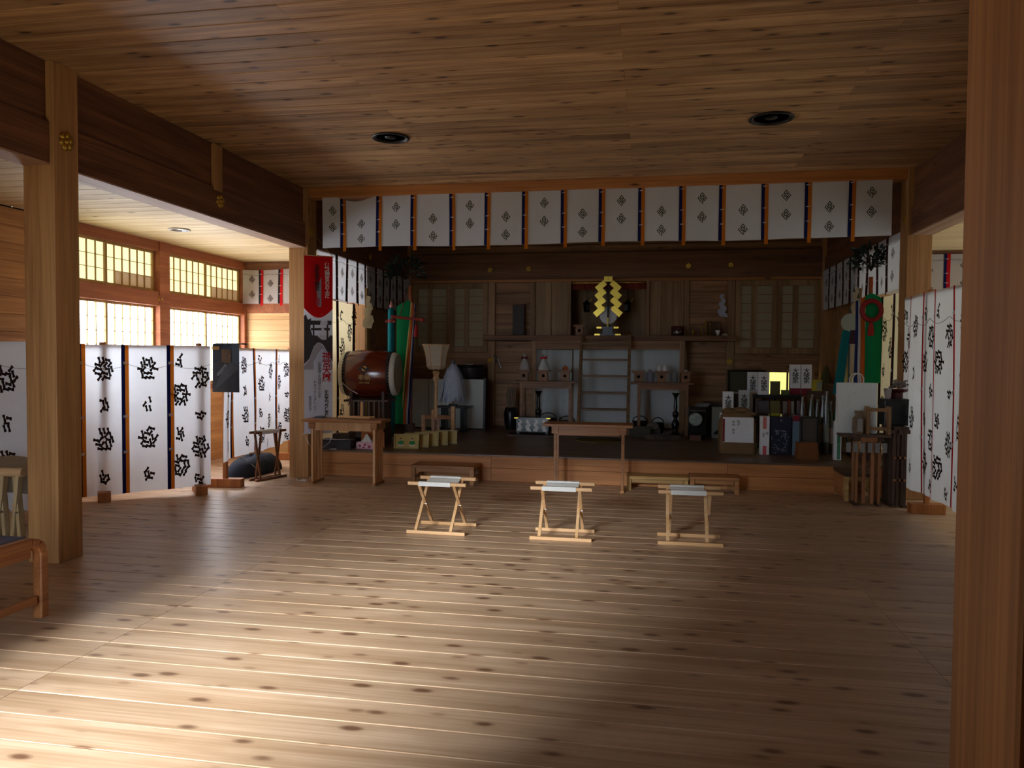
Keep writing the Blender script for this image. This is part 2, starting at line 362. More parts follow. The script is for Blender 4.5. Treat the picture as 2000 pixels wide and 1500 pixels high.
# paper windows
def shoji(name, lab, X, face, y0, y1, z0, z1, cols, rows, mats, dim=None):
    """one sliding paper sash; panes are parts"""
    r = struct(name, lab); fw = .035
    g = MB(); t = .03
    g.box(X-t/2, X+t/2, y0, y0+fw, z0, z1); g.box(X-t/2, X+t/2, y1-fw, y1, z0, z1)
    g.box(X-t/2, X+t/2, y0+fw, y1-fw, z1-.03, z1); g.box(X-t/2, X+t/2, y0+fw, y1-fw, z0, z0+.04)
    g.build('sash', W_SASH, r)
    k = MB(); a, b, c, d = y0+fw, y1-fw, z0+.04, z1-.03
    for i in range(1, cols): k.box(X-.008, X+.008, a+(b-a)*i/cols-.005, a+(b-a)*i/cols+.005, c, d)
    for j in range(1, rows): k.box(X-.006, X+.006, a, b, c+(d-c)*j/rows-.003, c+(d-c)*j/rows+.003)
    k.build('muntin_grid', W_SASH, r)
    pw, ph = (b-a)/cols, (d-c)/rows; sh = {}
    for i in range(cols):
        for j in range(rows):
            mt = mats[0]
            if dim and j == 0 and i >= dim: mt = mats[1]
            if mt.name not in sh: sh[mt.name] = MB().box(-.0015, .0015, -pw/2+.001, pw/2-.001, -ph/2+.001, ph/2-.001).mesh('pane', mt)
            put('pane', sh[mt.name], r, loc=(X-face*.012, a+pw*(i+.5), c+ph*(j+.5)))
    return r
G_LOW = glow('paper_pane_bright', 'eef4ff', WIN_LOW, .05); G_UP = glow('paper_pane_greenish', 'e6e8b0', WIN_UP, .25); G_DIM = glow('paper_pane_shaded', 'b07c48', WIN_DIM*3.0, .1)  # dim panes: shade from outside put into a weak brown glow
nw = 1
for a, b, which in ((7.05, 7.97, 'second paper sash behind the thick post'), (7.97, 8.87, 'paper sash beside the slim window post'), (9.08, 10.0, 'paper sash just past the window post'), (10.0, 10.94, 'paper sash by the aisle corner')):
    off = 0 if nw % 2 else .03
    shoji('window_%d' % nw, 'upper row ' + which, XW-.02-off, 1, a, b, 2.315, 2.835, 6, 3, (G_UP, G_DIM), dim=(1 if nw % 2 == 0 else None)); nw += 1
for a, b, which in ((7.05, 7.97, 'second paper sash behind the thick post'), (7.97, 8.87, 'paper sash beside the slim window post'), (9.08, 10.0, 'paper sash just past the window post'), (10.0, 10.94, 'paper sash by the aisle corner')):
    off = 0 if nw % 2 else .03
    shoji('window_%d' % nw, 'lower row ' + which, XW-.02-off, 1, a, b, 1.11, 2.14, 6, 6, (G_LOW, G_LOW)); nw += 1
G_RT = glow('paper_pane_screen_side', 'eaf2ee', WIN_LOW*.12, .1)
for a in (5.0, 6.0, 7.0, 8.0, 9.0, 10.0):
    shoji('window_%d' % nw, 'paper window of the aisle hidden behind the red ribboned screen', XE+.02, -1, a, a+1, .95, 2.8, 6, 8, (G_RT, G_RT)); nw += 1
for a, b, z0, z1, l_ in ((6.85, 7.05, 1.1, HA, 'window post'), (8.87, 9.08, 1.1, HA, 'slim window post'), (10.94, YE, 0, HA, 'corner window post'), (6.9, YE, 2.835, HA, 'head rail'), (6.9, YE, 2.14, 2.318, 'middle rail'), (6.9, YE, 1.04, 1.11, 'sill')):
    MB().box(XW-.07, XW+(.045 if 'post' in l_ else .03), a, b, z0, z1).build('trim_%d' % (50+nw), W_FRAME, kind='structure', label='%s of the paper windows' % l_, bevel=.003); nw += 1
MB().box(XE-.02, XE+.06, 5, YE, 2.8, HA).build('trim_%d' % (50+nw), W_FRAME, kind='structure', label='head rail of the windows behind the red ribboned screen'); nw += 1
# ================================================================== back wall of the stage with altar shelf
wb = struct('wall_back', 'dark timber back wall of the stage with altar shelf and sliding screens')
WBM = dict(parent=wb)
MB().box(XL-.2, -1.37, YB+.05, YB+.15, 0, HC).build('backing', W_UNDER, wb)
MB().box(-.05, 1.79, YB+.05, YB+.15, 0, HC).build('backing', W_UNDER, wb)
MB().box(2.64, XR+.2, YB+.05, YB+.15, 0, HC).build('backing', W_UNDER, wb)
MB().box(1.79, 2.64, YB+.05, YB+.15, 1.34, HC).build('backing', W_UNDER, wb); MB().box(1.79, 2.64, YB+.05, YB+.15, 0, .90).build('backing', W_UNDER, wb)
MB().box(-1.37, -.05, YB+.05, YB+.15, 0, 1.80).build('backing', W_UNDER, wb); MB().box(-1.37, -.05, YB+.05, YB+.15, 2.82, HC).build('backing', W_UNDER, wb)
MB().box(XL, XR, YB-.10, YB+.05, 2.86, 3.30).build('lintel', W_BEAMX, wb, bevel=.006)
MB().box(XL, XR, YB-.04, YB+.05, 2.815, 2.86).build('lintel_lip', W_STEP, wb)
for z in (3.31, 3.45): board(wb, 'wall_board', W_DWALLX, 0, ((XL+XR)/2, YB+.02, z+.065), XR-XL, .13, .03, (1, -1))
for x0, x1, z0, z1 in ((-2.78, -2.66, ST, 2.815), (1.24, 1.36, ST, 2.815), (-2.04, -1.96, 1.9, 2.815), (.55, .63, ST, 2.815), (-1.40, -1.34, 1.9, 2.815), (-.07, -.02, 1.9, 2.815)):
    MB().box(x0, x1, YB-.05, YB+.05, z0, z1).build('stud', W_DWALLZ, wb, bevel=.004)
def vboards(x0, x1, z0, z1, n_, mat, y=YB+.03):
    for i in range(n_): board(wb, 'wall_board', mat, 2, (x0+(x1-x0)*(i+.5)/n_, y, (z0+z1)/2), z1-z0, (x1-x0)/n_-.002, .03, (1, -1))
def hboards(x0, x1, z0, z1, n_, mat, y=YB+.03):
    for i in range(n_): board(wb, 'wall_board', mat, 0, ((x0+x1)/2, y, z0+(z1-z0)*(i+.5)/n_), x1-x0, (z1-z0)/n_-.002, .03, (1, -1))
W_PANE = wood('old_panel_wood', 'b59468', '94744e', 2, rough=.5, knot=.03, kn=(1, 3), var=.1)
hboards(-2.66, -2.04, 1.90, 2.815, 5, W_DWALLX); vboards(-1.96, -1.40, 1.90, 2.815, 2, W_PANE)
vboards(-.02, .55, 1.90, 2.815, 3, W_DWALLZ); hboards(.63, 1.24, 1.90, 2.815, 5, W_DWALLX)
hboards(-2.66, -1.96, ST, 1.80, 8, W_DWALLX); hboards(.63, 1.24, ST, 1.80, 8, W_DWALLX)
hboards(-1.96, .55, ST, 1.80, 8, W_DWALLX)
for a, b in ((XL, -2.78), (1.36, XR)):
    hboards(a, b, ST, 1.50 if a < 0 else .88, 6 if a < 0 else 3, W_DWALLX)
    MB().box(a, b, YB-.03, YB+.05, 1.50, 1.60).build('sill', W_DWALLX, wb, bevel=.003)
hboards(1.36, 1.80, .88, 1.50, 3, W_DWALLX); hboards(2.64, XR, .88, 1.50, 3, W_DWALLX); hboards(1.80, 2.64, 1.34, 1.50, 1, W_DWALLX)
# sliding lattice screens left and right of the altar
PANE_D = plain('dull_screen_paper', 'b0a284', .9, noise=.12, ns=2)
for k, (a, b, cl) in enumerate(((-4.15, -3.46, (.40, .28)), (-3.48, -2.79, (.36, .36)), (1.37, 2.04, (.3, .34)), (2.02, 2.70, (.3, .3)))):
    d = struct('door_%d' % (k+1), ('left' if 0 else '') + ['dark lattice sliding screen beside the leafy pole on the drum side', 'dark lattice sliding screen nearer the altar on the drum side', 'dark lattice sliding screen nearer the altar above the sake boxes', 'dark lattice sliding screen in the far corner above the sake boxes'][k])
    y = YB-.01 if k in (1, 2) else YB+.02
    g = MB(); g.box(a, a+.09, y-.02, y+.01, 1.605, 2.81); g.box(b-.09, b, y-.02, y+.01, 1.605, 2.81); g.box(a+.09, b-.09, y-.02, y+.01, 1.605, 1.70); g.box(a+.09, b-.09, y-.02, y+.01, 2.72, 2.81)
    g.build('sash', W_DWALLZ, d, bevel=.003)
    mid = a+.09+(b-a-.18)*.42
    MB().box(mid-.045, mid+.045, y-.015, y+.008, 1.70, 2.72).build('muntin', W_DWALLZ, d)
    for j in range(1, 7): MB().box(a+.09, b-.09, y-.012, y+.0, 1.70+1.02*j/7-.006, 1.70+1.02*j/7+.006).build('muntin', W_DWALLX, d)
    for j in range(7):
        for p0, p1 in ((a+.09, mid-.045), (mid+.045, b-.09)):
            MB().box(p0, p1, y+.001, y+.004, 1.70+1.02*j/7+.004, 1.70+1.02*(j+1)/7-.004).build('pane', PANE_D, d)
# altar recess behind the opening
al = MB().box(-1.45, .03, YB+.75, YB+.8, 1.78, 2.9).build('wall_back', W_DWALLZ, kind='structure', label='dark rear panel of the altar recess')
for a, b in ((-1.45, -1.40), (-.02, .03)): MB().box(a, b, YB+.05, YB+.75, 1.78, 2.9).build('recess_cheek', W_DWALLZ, al)
MB().box(-1.45, .03, YB+.05, YB+.75, 2.85, 2.9).build('recess_head', W_DWALLX, al); MB().box(-1.45, .03, YB+.05, YB+.75, 1.76, 1.80).build('recess_floor', W_DWALLX, al)
# shelf
sh = thing('altar_shelf', 'long dark altar shelf across the back wall under the gold emblem', 'shelf', (0, 0, 0))
MB().box(-2.76, 1.34, YB-.58, YB-.06, 1.80, 1.885).build('shelf_board', W_BEAMX, sh, bevel=.006)
for x in (-1.9, .5):
    MB().box(x-.03, x+.03, YB-.52, YB-.46, ST, 1.80).build('leg', W_DWALLZ, sh)
MB().box(-1.96, .55, YB-.50, YB-.46, 1.66, 1.80).build('apron', W_DWALLX, sh)
SHZ = 1.885
# yellow lit low window
G_YEL = glow('yellow_green_pane', 'f4f08a', 1.1, .12)
y4 = struct('window_30', 'low yellow green lit window behind the sake boxes')
g = MB(); g.box(1.80, 1.85, YB+.02, YB+.08, .90, 1.34); g.box(2.59, 2.64, YB+.02, YB+.08, .90, 1.34); g.box(1.85, 2.59, YB+.02, YB+.08, 1.30, 1.34); g.box(1.85, 2.59, YB+.02, YB+.08, .90, .94)
g.build('frame', W_DWALLZ, y4)
for a, b in ((1.85, 2.21), (2.23, 2.59)): MB().box(a, b, YB+.05, YB+.056, .94, 1.30).build('pane', G_YEL, y4)
MB().box(2.205, 2.235, YB+.03, YB+.07, .94, 1.30).build('muntin', W_DWALLZ, y4)
# ================================================================== nail covers and lamps
GOLD = plain('brass_gold', 'c8a040', .3, metal=1, noise=.1)
def nail_cover(p, nrm, lab, s=.05, group=None):
    """small pierced brass flower with a domed boss"""
    t = thing('nail_cover', lab, 'ornament', p, group=group)
    q = Vector(nrm).to_track_quat('Z', 'Y').to_euler(); t.rotation_euler = q
    pl = MB()
    for k in range(6):
        a = k*math.pi/3+.3; c = (math.cos(a)*s*.62, math.sin(a)*s*.62, .004)
        pl.ball(c, s*.42, 6, sz=.35)
    pl.build('petal_plate', GOLD, t); MB().ball((0, 0, .006), s*.34, 8, sz=.7).build('boss', GOLD, t)
nail_cover((XL, 4.93, at(125, 275, X=XL).z), (1, 0, 0), 'brass flower nail cover on the thick post beside the bench', .07)
p = at(430, 393, X=XL-.03); nail_cover(p, (1, 0, 0), 'brass flower nail cover on the dark beam under the short strut', .07)
nail_cover((XL, 9.0, at(614, 455, X=XL).z), (1, 0, 0), 'brass flower nail cover that the red banner cord hangs from', .06)
nail_cover((XR, 9.0, at(1767, 427, X=XR).z), (-1, 0, 0), 'brass flower nail cover high on the post beside the red ribboned screen', .05)
p = at(315, 584, X=XW+.03); nail_cover(p, (1, 0, 0), 'brass nail cover on the slim window post', .06)
p = at(723, 501, X=XL-.03); nail_cover(p, (1, 0, 0), 'brass nail cover on the beam over the striped side valance', .05)
for x, y, l_ in ((957, 527, 'brass nail cover on the back lintel over the drum side screens'), (1032, 525, 'brass nail cover on the back lintel, second from the drum side'), (1345, 519, 'brass nail cover on the back lintel over the hanging white paper streamer'), (1428, 517, 'brass nail cover on the back lintel by the dark sliding screens of the sake side')):
    nail_cover(at(x, y, Y=YB-.10), (0, -1, 0), l_, .045)
for x, y, l_ in ((957, 703, 'round brass nail cover low on the stud beside the white panel'), (1425, 706, 'round brass nail cover low on the stud beside the sake boxes')):
    nail_cover(at(x, y, Y=YB-.05), (0, -1, 0), l_, .045)
BLK = plain('black_lamp_metal', '14161a', .35, noise=.05); WHM = plain('white_lamp_metal', 'd8d8d4', .4)
def downlight(c, r, rim, inner, lab, cup=True):
    t = thing('recessed_ceiling_light', lab, 'ceiling light', c)
    MB().lathe([(r, 0), (r+.012, -.006), (r+.012, -.012), (r-.012, -.014), (r-.014, -.004)], 28, cap=False).build('rim', rim, t)
    b = MB(); b.lathe([(r-.014, -.006), (r-.03, .004)], 28, cap=False); b.lathe([(1e-4, .0), (r-.03, .0)], 28)
    b.build('reflector', inner, t)
    MB().lathe([(.001, -.006), (.05, -.005), (.055, .0)], 16).build('bulb', inner, t)
downlight(at(763, 268.5, Z=HC-.001), .165, BLK, BLK, 'black recessed light in the ceiling over the drum')
downlight(at(1506, 230.5, Z=HC-.001), .175, BLK, BLK, 'black recessed light in the ceiling over the sake boxes')
downlight(at(350, 448, Z=HA-.001), .11, WHM, plain('mirror_reflector', 'c8ccd0', .15, metal=.9), 'white recessed light in the bright aisle ceiling')
# ================================================================== curtains
C_WH = cloth('white_cotton', 'ecf1f8', .33); C_WH2 = cloth('white_cotton_bright', 'e4e4e6', .55); C_WARM = cloth('warm_light_cotton', 'e8dcb4', .5)  # the yellowish cotton carries warm light from behind in its colour
C_NAVY = cloth('navy_ribbon', '141c50', .12); C_OR = cloth('orange_ribbon', 'd07a22', .3); C_RED = cloth('red_ribbon', 'c81f24', .3); C_DRED = cloth('dark_red_ribbon', '5c141a', .2)
PRINT = plain('dark_brown_print', '2a1c1c', .9, spec=.05); PRINTG = plain('grey_green_print', '4a5048', .9, spec=.05); CORDM = plain('thin_grey_cord', '4c4a44', .8)
DIA = ["111110111", "100010001", "101111101", "101000101", "111011111", "001010100", "101110111", "100000001", "111111101"]
def quad_print(mb, S, pts, off=.003):
    vs = []
    for s, t in pts: vs.append(S(s, t, off))
    n_ = len(vs); mb.add(vs, [tuple(range(n_))])
def diamond(mb, S, s, t, hw, ht, bmp=DIA, off=.003):
    n_ = len(bmp)
    for j, row in enumerate(bmp):
        i = 0
        while i < n_:
            if row[i] == '1':
                k = i
                while k < n_ and row[k] == '1': k += 1
                c = []
                for u, v in ((i, j), (k, j), (k, j+1), (i, j+1)):
                    a, b = u/n_-.5, v/n_-.5
                    c.append((s+(a-b)*hw, t+(a+b)*ht))
                quad_print(mb, S, c, off); i = k
            else: i += 1
    return mb
def sprig(mb, S, s, t, hw, ht, full=2, seed=0, off=.003):
    """crystal like cluster of small H shaped strokes"""
    rr = random.Random(seed)
    cells = [(q, r_) for q in range(-full, full+1) for r_ in range(-full, full+1) if abs(q+r_) <= full]
    for q, r_ in cells:
        if full > 1 and (q, r_) == (0, 0): continue
        if rr.random() < (.04 if full > 1 else .25): continue
        cx_ = s+(q+r_*.5)*hw/(full+.5); ct = t+(r_*.87)*ht/(full+.5)
        a = rr.choice((.2, 1.25, 2.3)); l_ = .47/(full+.5); th = .27/(full+.5)
        for (ux, uy, vx, vy) in ((1, 0, 0, 0), (0, .55, .95, 0), (0, .55, -.95, 0)):
            if ux: p0, p1 = (-1, 0), (1, 0)
            else: p0, p1 = (vx, -.62), (vx, .62)
            def T(p): return (cx_+(p[0]*math.cos(a)-p[1]*math.sin(a))*l_*hw, ct+(p[0]*math.sin(a)+p[1]*math.cos(a))*l_*ht)
            d = (p1[0]-p0[0], p1[1]-p0[1]); ln = math.hypot(*d); nx, ny = -d[1]/ln*th/l_*.8, d[0]/ln*th/l_*.8
            quad_print(mb, S, [T((p0[0]+nx, p0[1]+ny)), T((p1[0]+nx, p1[1]+ny)), T((p1[0]-nx, p1[1]-ny)), T((p0[0]-nx, p0[1]-ny))], off)
    return mb
def hanging(root, p0, p1, top, bot, seams, wave=.01, fold=5.0, sag=None, mat=None, ribbons=None, rw=(.035, .04), over=.05, motif=None, pm=None, seed=1, nu=10, nv=10, flip=1, cord=True):
    """a row of cloth panels between seams (metres along p0-p1); top(s), bot(s) give heights"""
    p0, p1 = Vector((p0[0], p0[1], 0)), Vector((p1[0], p1[1], 0)); d = (p1-p0); Ln = d.length; d.normalize(); nn = Vector((d.y, -d.x, 0))*flip
    top_ = top if callable(top) else (lambda s, v=top: v); bot_ = bot if callable(bot) else (lambda s, v=bot: v)
    def S(s, t, off=0):
        z = top_(s) + (bot_(s)-top_(s))*t
        wv = wave*(.25+t*.75)*(math.sin(fold*s*2*math.pi+seed)+.5*math.sin(fold*2.3*s*2*math.pi+seed*2+t*1.5)) + wave*.6*math.sin(3*t+seed+s*4)
        q = p0 + d*s + nn*(wv+off); return Vector((q.x, q.y, z))
    ss = [0]+list(seams)+[Ln]
    for k, (a, b) in enumerate(zip(ss, ss[1:])):
        MB().grid(lambda u, v: S(a+(b-a)*u, v), nu, nv).build('cloth_panel', mat, root)
        if motif:
            for m_ in motif(S, k, a, b):
                if m_.f: m_.build('printed_crest', pm or PRINT, root)
    if ribbons:
        for k, s in enumerate(seams):
            ov = over/max(.2, top_(s)-bot_(s))
            for w0, w1, mt, o_ in ((-rw[0], 0, ribbons[0], 0), (0, rw[1], ribbons[1], ov)):
                MB().grid(lambda u, v: S(s+w0+(w1-w0)*u, -.004+v*(1.004+o_), .006), 1, nv).build('ribbon', mt, root)
            for t in (.12, .48, .72):
                k_ = MB().add([S(s-.02, t-.008, .009), S(s+.02, t-.012, .009), S(s+.022, t+.004, .009), S(s-.018, t+.010, .009)], [(0,1,2,3)])
                k_.build('ribbon_knot', C_WH2, root)
    if cord:
        pts = []
        N_ = max(8, int(Ln/.05)); per = (Ln/(len(seams)+1))
        for i in range(N_+1):
            s = Ln*i/N_; pts.append(S(s, .13+.03*abs(math.sin(math.pi*s/per)), .008))
        MB().tube(pts, .0022, 4).build('cord', CORDM, root)
    return S
# main valance
v = thing('front_valance', 'long white valance with navy and orange ribbons across the stage front', 'curtain', (0, 0, 0))
VX = [670, 740, 808, 883, 952, 1025, 1101, 1175, 1252, 1332, 1410, 1493, 1577, 1663]; VY = 8.97; x0 = at(630, 430, Y=VY).x; x1 = at(1742, 400, Y=VY).x
seams = [at(x, 430, Y=VY).x-x0 for x in VX]
def vt(s):
    X = x0+s
    return 3.500 - (.085*math.exp(-((s-.42)/.25)**2)) - .012*abs(math.sin(s*3.1)) + .004*s
def vm(S, k, a, b):
    return [diamond(MB(), S, (a+b)/2, t, .052, .10) for t in ((.28, .60) if k % 2 == 0 else (.50, .82))]
hanging(v, (x0, VY), (x1, VY), vt, lambda s: 2.842+.008*s/6+.008*math.sin(s*2.2), seams, wave=.012, fold=.9, mat=C_WH, ribbons=(C_NAVY, C_OR), motif=vm, pm=PRINTG, seed=2, nu=8, nv=10, cord=False)
pts = [(x0+.0+6.58*i/140, VY-.012+.004*math.sin(i*1.7), 3.515-(.035*math.exp(-((6.58*i/140-.9)/1.2)**2))+.006*math.sin(i*2.9)) for i in range(141)]
MB().tube(pts, .012, 6).build('twisted_rope', plain('black_rope', '1b1a1c', .8), v)
for x in (772, 918, 1060, 1213, 1371, 1535):
    px_ = at(x, 380, Y=VY).x; MB().tube([(px_, VY-.02, 3.53), (px_-.005, VY-.03, 3.47), (px_+.006, VY-.025, 3.40)], .004, 4).build('tie_string', C_WH2, v)
# side valances on the stage
def side_seams(xs, y, X): return [at(x, y, X=X).y for x in xs]
sv = thing('side_valance', 'white valance with black and dark red ribbons over the drum side of the stage', 'curtain', (0, 0, 0))
ys = side_seams((657, 678, 698, 713.5, 734, 748, 762, 775, 786), 540, -4.17)
def dm(hw, ht, ts):
    return lambda S, k, a, b: [diamond(MB(), S, (a+b)/2, t, hw, ht) for t in ts[k % 2]]
hanging(sv, (-4.17, 9.2), (-4.17, 13.0), 2.875, 2.275, [q-9.2 for q in ys], wave=.006, fold=1.1, mat=C_WH, ribbons=(plain('black_ribbon', '121014', .9), C_DRED), rw=(.05, .03), over=.03, motif=dm(.062, .115, ((.32, .74), (.36, .78))), seed=4, nv=6, nu=6)
sv2 = thing('side_valance', 'white valance with black and dark red ribbons over the sake side of the stage', 'curtain', (0, 0, 0))
hanging(sv2, (2.71, 9.2), (2.71, 13.0), 2.93, 2.30, [.42*k for k in range(1, 9)], wave=.006, fold=1.1, mat=C_WH, ribbons=(plain('black_ribbon', '121014', .9), C_DRED), rw=(.05, .04), over=.03, motif=dm(.062, .115, ((.32, .74), (.36, .78))), seed=5, nv=6, nu=6, flip=-1)
# aisle end valances
def aisle_motif(S, k, a, b):
    return [diamond(MB(), S, (a+b)/2, t, .05, .115) for t in ((.28, .72) if k % 2 == 0 else (.40, .85))]
av = thing('aisle_valance', 'white valance with red ribbons at the end of the window aisle', 'curtain', (0, 0, 0))
xs = [at(x, 550, Y=10.92).x-XW-.03 for x in (509, 548)]+[1.23]
hanging(av, (XW+.03, 10.92), (XL-.24, 10.92), lambda s: 2.83-.01*math.sin(s*5), 2.31, xs, wave=.012, fold=1.3, mat=C_WH2, ribbons=(plain('black_ribbon', '121014', .9), C_RED), rw=(.035, .045), over=.03, motif=aisle_motif, seed=3)
av = thing('aisle_valance', 'white valance with red ribbons at the end of the screen aisle', 'curtain', (0, 0, 0))
xs = [at(1849, 520, Y=10.92).x-2.97+.42*k for k in (-1, 0, 1)]
hanging(av, (2.97, 10.92), (XE-.03, 10.92), 2.90, 2.38, xs, wave=.012, fold=1.3, mat=C_WH2, ribbons=(C_NAVY, C_RED), rw=(.035, .045), over=.03, motif=aisle_motif, seed=6)
# curtains on both stage sides, warm light put into their cloth colour
def spr(hw, ht, pos, flip=False):
    return lambda S, k, a, b: [sprig(MB(), S, a+(b-a)*u, t, hw*(1 if big else .55), ht*(1 if big else .6), 2 if big else 1, seed=k*13+i) for i, (u, t, big) in enumerate(pos[k % len(pos)])]
SP = [[(.5, .16, 1), (.5, .40, 0), (.5, .63, 1), (.5, .88, 0)], [(.22, .10, 0), (.75, .22, 1), (.25, .34, 1), (.75, .48, 0), (.22, .62, 0), (.75, .72, 1), (.25, .84, 1), (.7, .95, 0)], [(.5, .10, 1), (.5, .30, 0), (.55, .55, 1), (.5, .80, 0)]]
cc = thing('stage_side_curtain', 'warm light tinted curtain with dark crystal prints hanging beside the drum', 'curtain', (0, 0, 0))
ys = side_seams((659, 690), 700, -4.22)
hanging(cc, (-4.22, 9.2), (-4.22, 10.55), 2.26, .42, [q-9.2 for q in ys], wave=.012, fold=2.0, mat=C_WARM, ribbons=(plain('black_ribbon', '121014', .9), C_DRED), rw=(.05, .03), motif=spr(.09, .075, SP), seed=3)
cc = thing('stage_side_curtain', 'white curtain with dark crystal prints behind the green banner with the red ring', 'curtain', (0, 0, 0))
hanging(cc, (2.80, 9.2), (2.80, 10.9), 2.28, .42, [.45, .9, 1.3], wave=.012, fold=2.0, mat=C_WARM, ribbons=(plain('black_ribbon', '121014', .9), C_DRED), rw=(.05, .03), motif=spr(.09, .075, SP), seed=9, flip=-1)
# folding cloth screens
def screen(lab, p0, p1, top, bot, seams, mat, ribbons, pos, rw, foot=True, flip=1, hw=.095, ht=.085, wave=.012, seed=1, feet=None, rail=True, fl=.20):
    r = thing('curtain_screen', lab, 'screen', (0, 0, 0))
    a, b = Vector((p0[0], p0[1], 0)), Vector((p1[0], p1[1], 0)); d = (b-a).normalized(); nn = Vector((d.y, -d.x, 0))*flip
    zt = top if not callable(top) else top(0)
    W_FR = wood('screen_frame_wood', 'b5713a', '8c5228', 2, rough=.5, knot=.03)
    hanging(r, p0, p1, top, bot, seams, wave=wave, fold=1.6, mat=mat, ribbons=ribbons, rw=rw, over=.0, motif=spr(hw, ht, pos), seed=seed, flip=flip)
    off = -nn*.045
    MB().bar(a+off+Vector((0, 0, zt-.012)), b+off+Vector((0, 0, zt-.012)), .03, .03).build('top_rail', W_FR, r, bevel=.002)
    for f in (feet or (.12, .88)):
        q = a+(b-a)*f+off
        MB().bar(q+Vector((0, 0, .09)), q+Vector((0, 0, zt+.03)), .045, .045).build('post', W_FR, r, bevel=.002)
        MB().bar(q+nn*fl+Vector((0, 0, .05)), q-nn*fl+Vector((0, 0, .05)), .12, .10).build('foot', W_FR, r, bevel=.006)
    return r
Z1 = 1.61
q0, q1 = Vector((-5.99, 6.70)), Vector((-4.74, 7.70)); Ls = (q1-q0).length
sx = [(Vector((at(x, 820, Z=0.8).x, 0))).x for x in ()]
def along(x, y_):   # where the sight line of a pixel column crosses q0-q1
    d = FWD + RGT*((x-1000)/FPX) - UPV*((y_-750)/FPX); e = q1-q0
    k = (q0.y*d.x - q0.x*d.y)/(e.x*d.y - e.y*d.x); return k*Ls
screen('white crystal print screen with navy and orange ribbons, three panels wide beyond the thick post', q0, q1, lambda s: Z1, lambda s: .035+.05*s/Ls, [along(160, 800), along(245, 800), along(333, 800)], C_WH, (C_NAVY, C_OR), [SP[2], SP[0], SP[0], SP[1]], (.035, .035), seed=2, wave=.014, feet=(.35, .93))
screen('white crystal print screen half hidden by the thick post, over the cloth covered stools', (-6.15, 5.62), (-5.28, 6.12), lambda s: 1.62, .10, [.80], C_WH, (C_NAVY, C_OR), [SP[1], SP[2]], (.035, .035), seed=5)
q0, q1 = Vector((-4.72, 7.92)), Vector((-5.14, 10.6)); Ls = (q1-q0).length
ss_ = [s_ for s_ in (along(x, 800) for x in (424, 457, 497, 538, 568)) if .05 < s_ < Ls-.05]
screen('white crystal print screen running back along the aisle with a dark poster hung on it', q0, q1, lambda s: 1.60, lambda s: .30+.02*math.sin(s*3), ss_, C_WH, (C_NAVY, C_OR), [SP[0], SP[0], SP[1], SP[1], SP[1]], (.03, .035), seed=8, wave=.022, hw=.09, feet=(.06, .94))
def rt(s): return 2.17
q0, q1 = Vector((2.655, 8.82)), Vector((2.655, 5.4)); Ls = (q1-q0).length
ss_ = sorted(along(x, 700) for x in (1775, 1802, 1828, 1860)); ss_ += [ss_[-1]+.45*k for k in (1, 2, 3)]
screen('tall white crystal print screen with thin red ribbons beside the entrance post', q0, q1, rt, lambda s: .19, ss_, cloth('white_cotton_right', 'dfe2e6', .5), (C_DRED, C_RED), [SP[1], SP[0], SP[1]], (.008, .022), seed=4, wave=.02, hw=.085, ht=.062, feet=(.20, .95), flip=1, fl=.16)
# ================================================================== furniture
W_STOOL = wood('stool_beech', 'd9b184', 'c0935f', 0, rough=.45, knot=0, var=.08)
W_DESK = wood('desk_cedar', 'b88250', '8e5c34', 0, rough=.4, knot=.03, var=.05)
W_DESKP = wood('desk_pale_leg', 'd2a577', 'b28354', 2, rough=.45, knot=0, var=.1)
W_DARKT = wood('dark_table_wood', '5a4234', '3a2a22', 2, rough=.5, knot=0, var=.1)
W_PALE = wood('pale_step_wood', 'c9a468', 'a98349', 0, rough=.5, knot=.04, var=.05)
CANV = plain('white_canvas', 'dcdcd6', .85, bump=.2); BOLT = plain('steel_bolt', 'c0c0c0', .3, metal=1)
def stool(name, lab, p, rz=0, Lx=.51, D=.36, H=.435, dx=0, mat=None, group=None, legs=(.09, .40)):
    """folding x-legged stool: two foot rails, two top rails, crossed legs, canvas sling"""
    mat = mat or W_STOOL; t = thing(name, lab, 'stool', p, rz, group)
    for y in (-D/2, D/2):
        MB().bar((-Lx/2, y, .014), (Lx/2, y, .014), .034, .028).build('foot_rail', mat, t, bevel=.004)
        MB().bar((-Lx/2, y*.86, H-.015), (Lx/2, y*.86, H-.015), .03, .03).build('top_rail', mat, t, bevel=.006)
    for x in legs:
        for sgn in (-1, 1):
            xx = -Lx/2+x+sgn*.010
            MB().bar((xx, sgn*D/2, .028), (xx, -sgn*D/2*.86, H-.028), .017, .026, up=(1, 0, 0)).build('leg', mat, t, bevel=.002)
        MB().cyl((-Lx/2+x-.026, .0, H*.5), (-Lx/2+x+.026, .0, H*.5), .006, n=8).build('bolt', BOLT, t)
    a, b = -Lx/2+.10, -Lx/2+.38
    def S(u, v):
        y = (v-.5)*D*.86; z = H+.001-.045*(1-(2*v-1)**2)
        if v < .02 or v > .98: y *= 1.09; z = H-.03
        return (a+(b-a)*u, y, z)
    g = MB(); g.grid(S, 2, 14); g.grid(lambda u, v: (S(u, v)[0], S(u, v)[1], S(u, v)[2]-.002), 2, 14)
    for sgn in (-1, 1): g.box(a, b, sgn*D*.43-.019, sgn*D*.43+.019, H-.034, H+.003)
    g.build('canvas_seat', CANV, t); return t
def mid(a, b): return (Vector(a)+Vector(b))/2
G1 = 'folding stools set out on the floor before the stage'
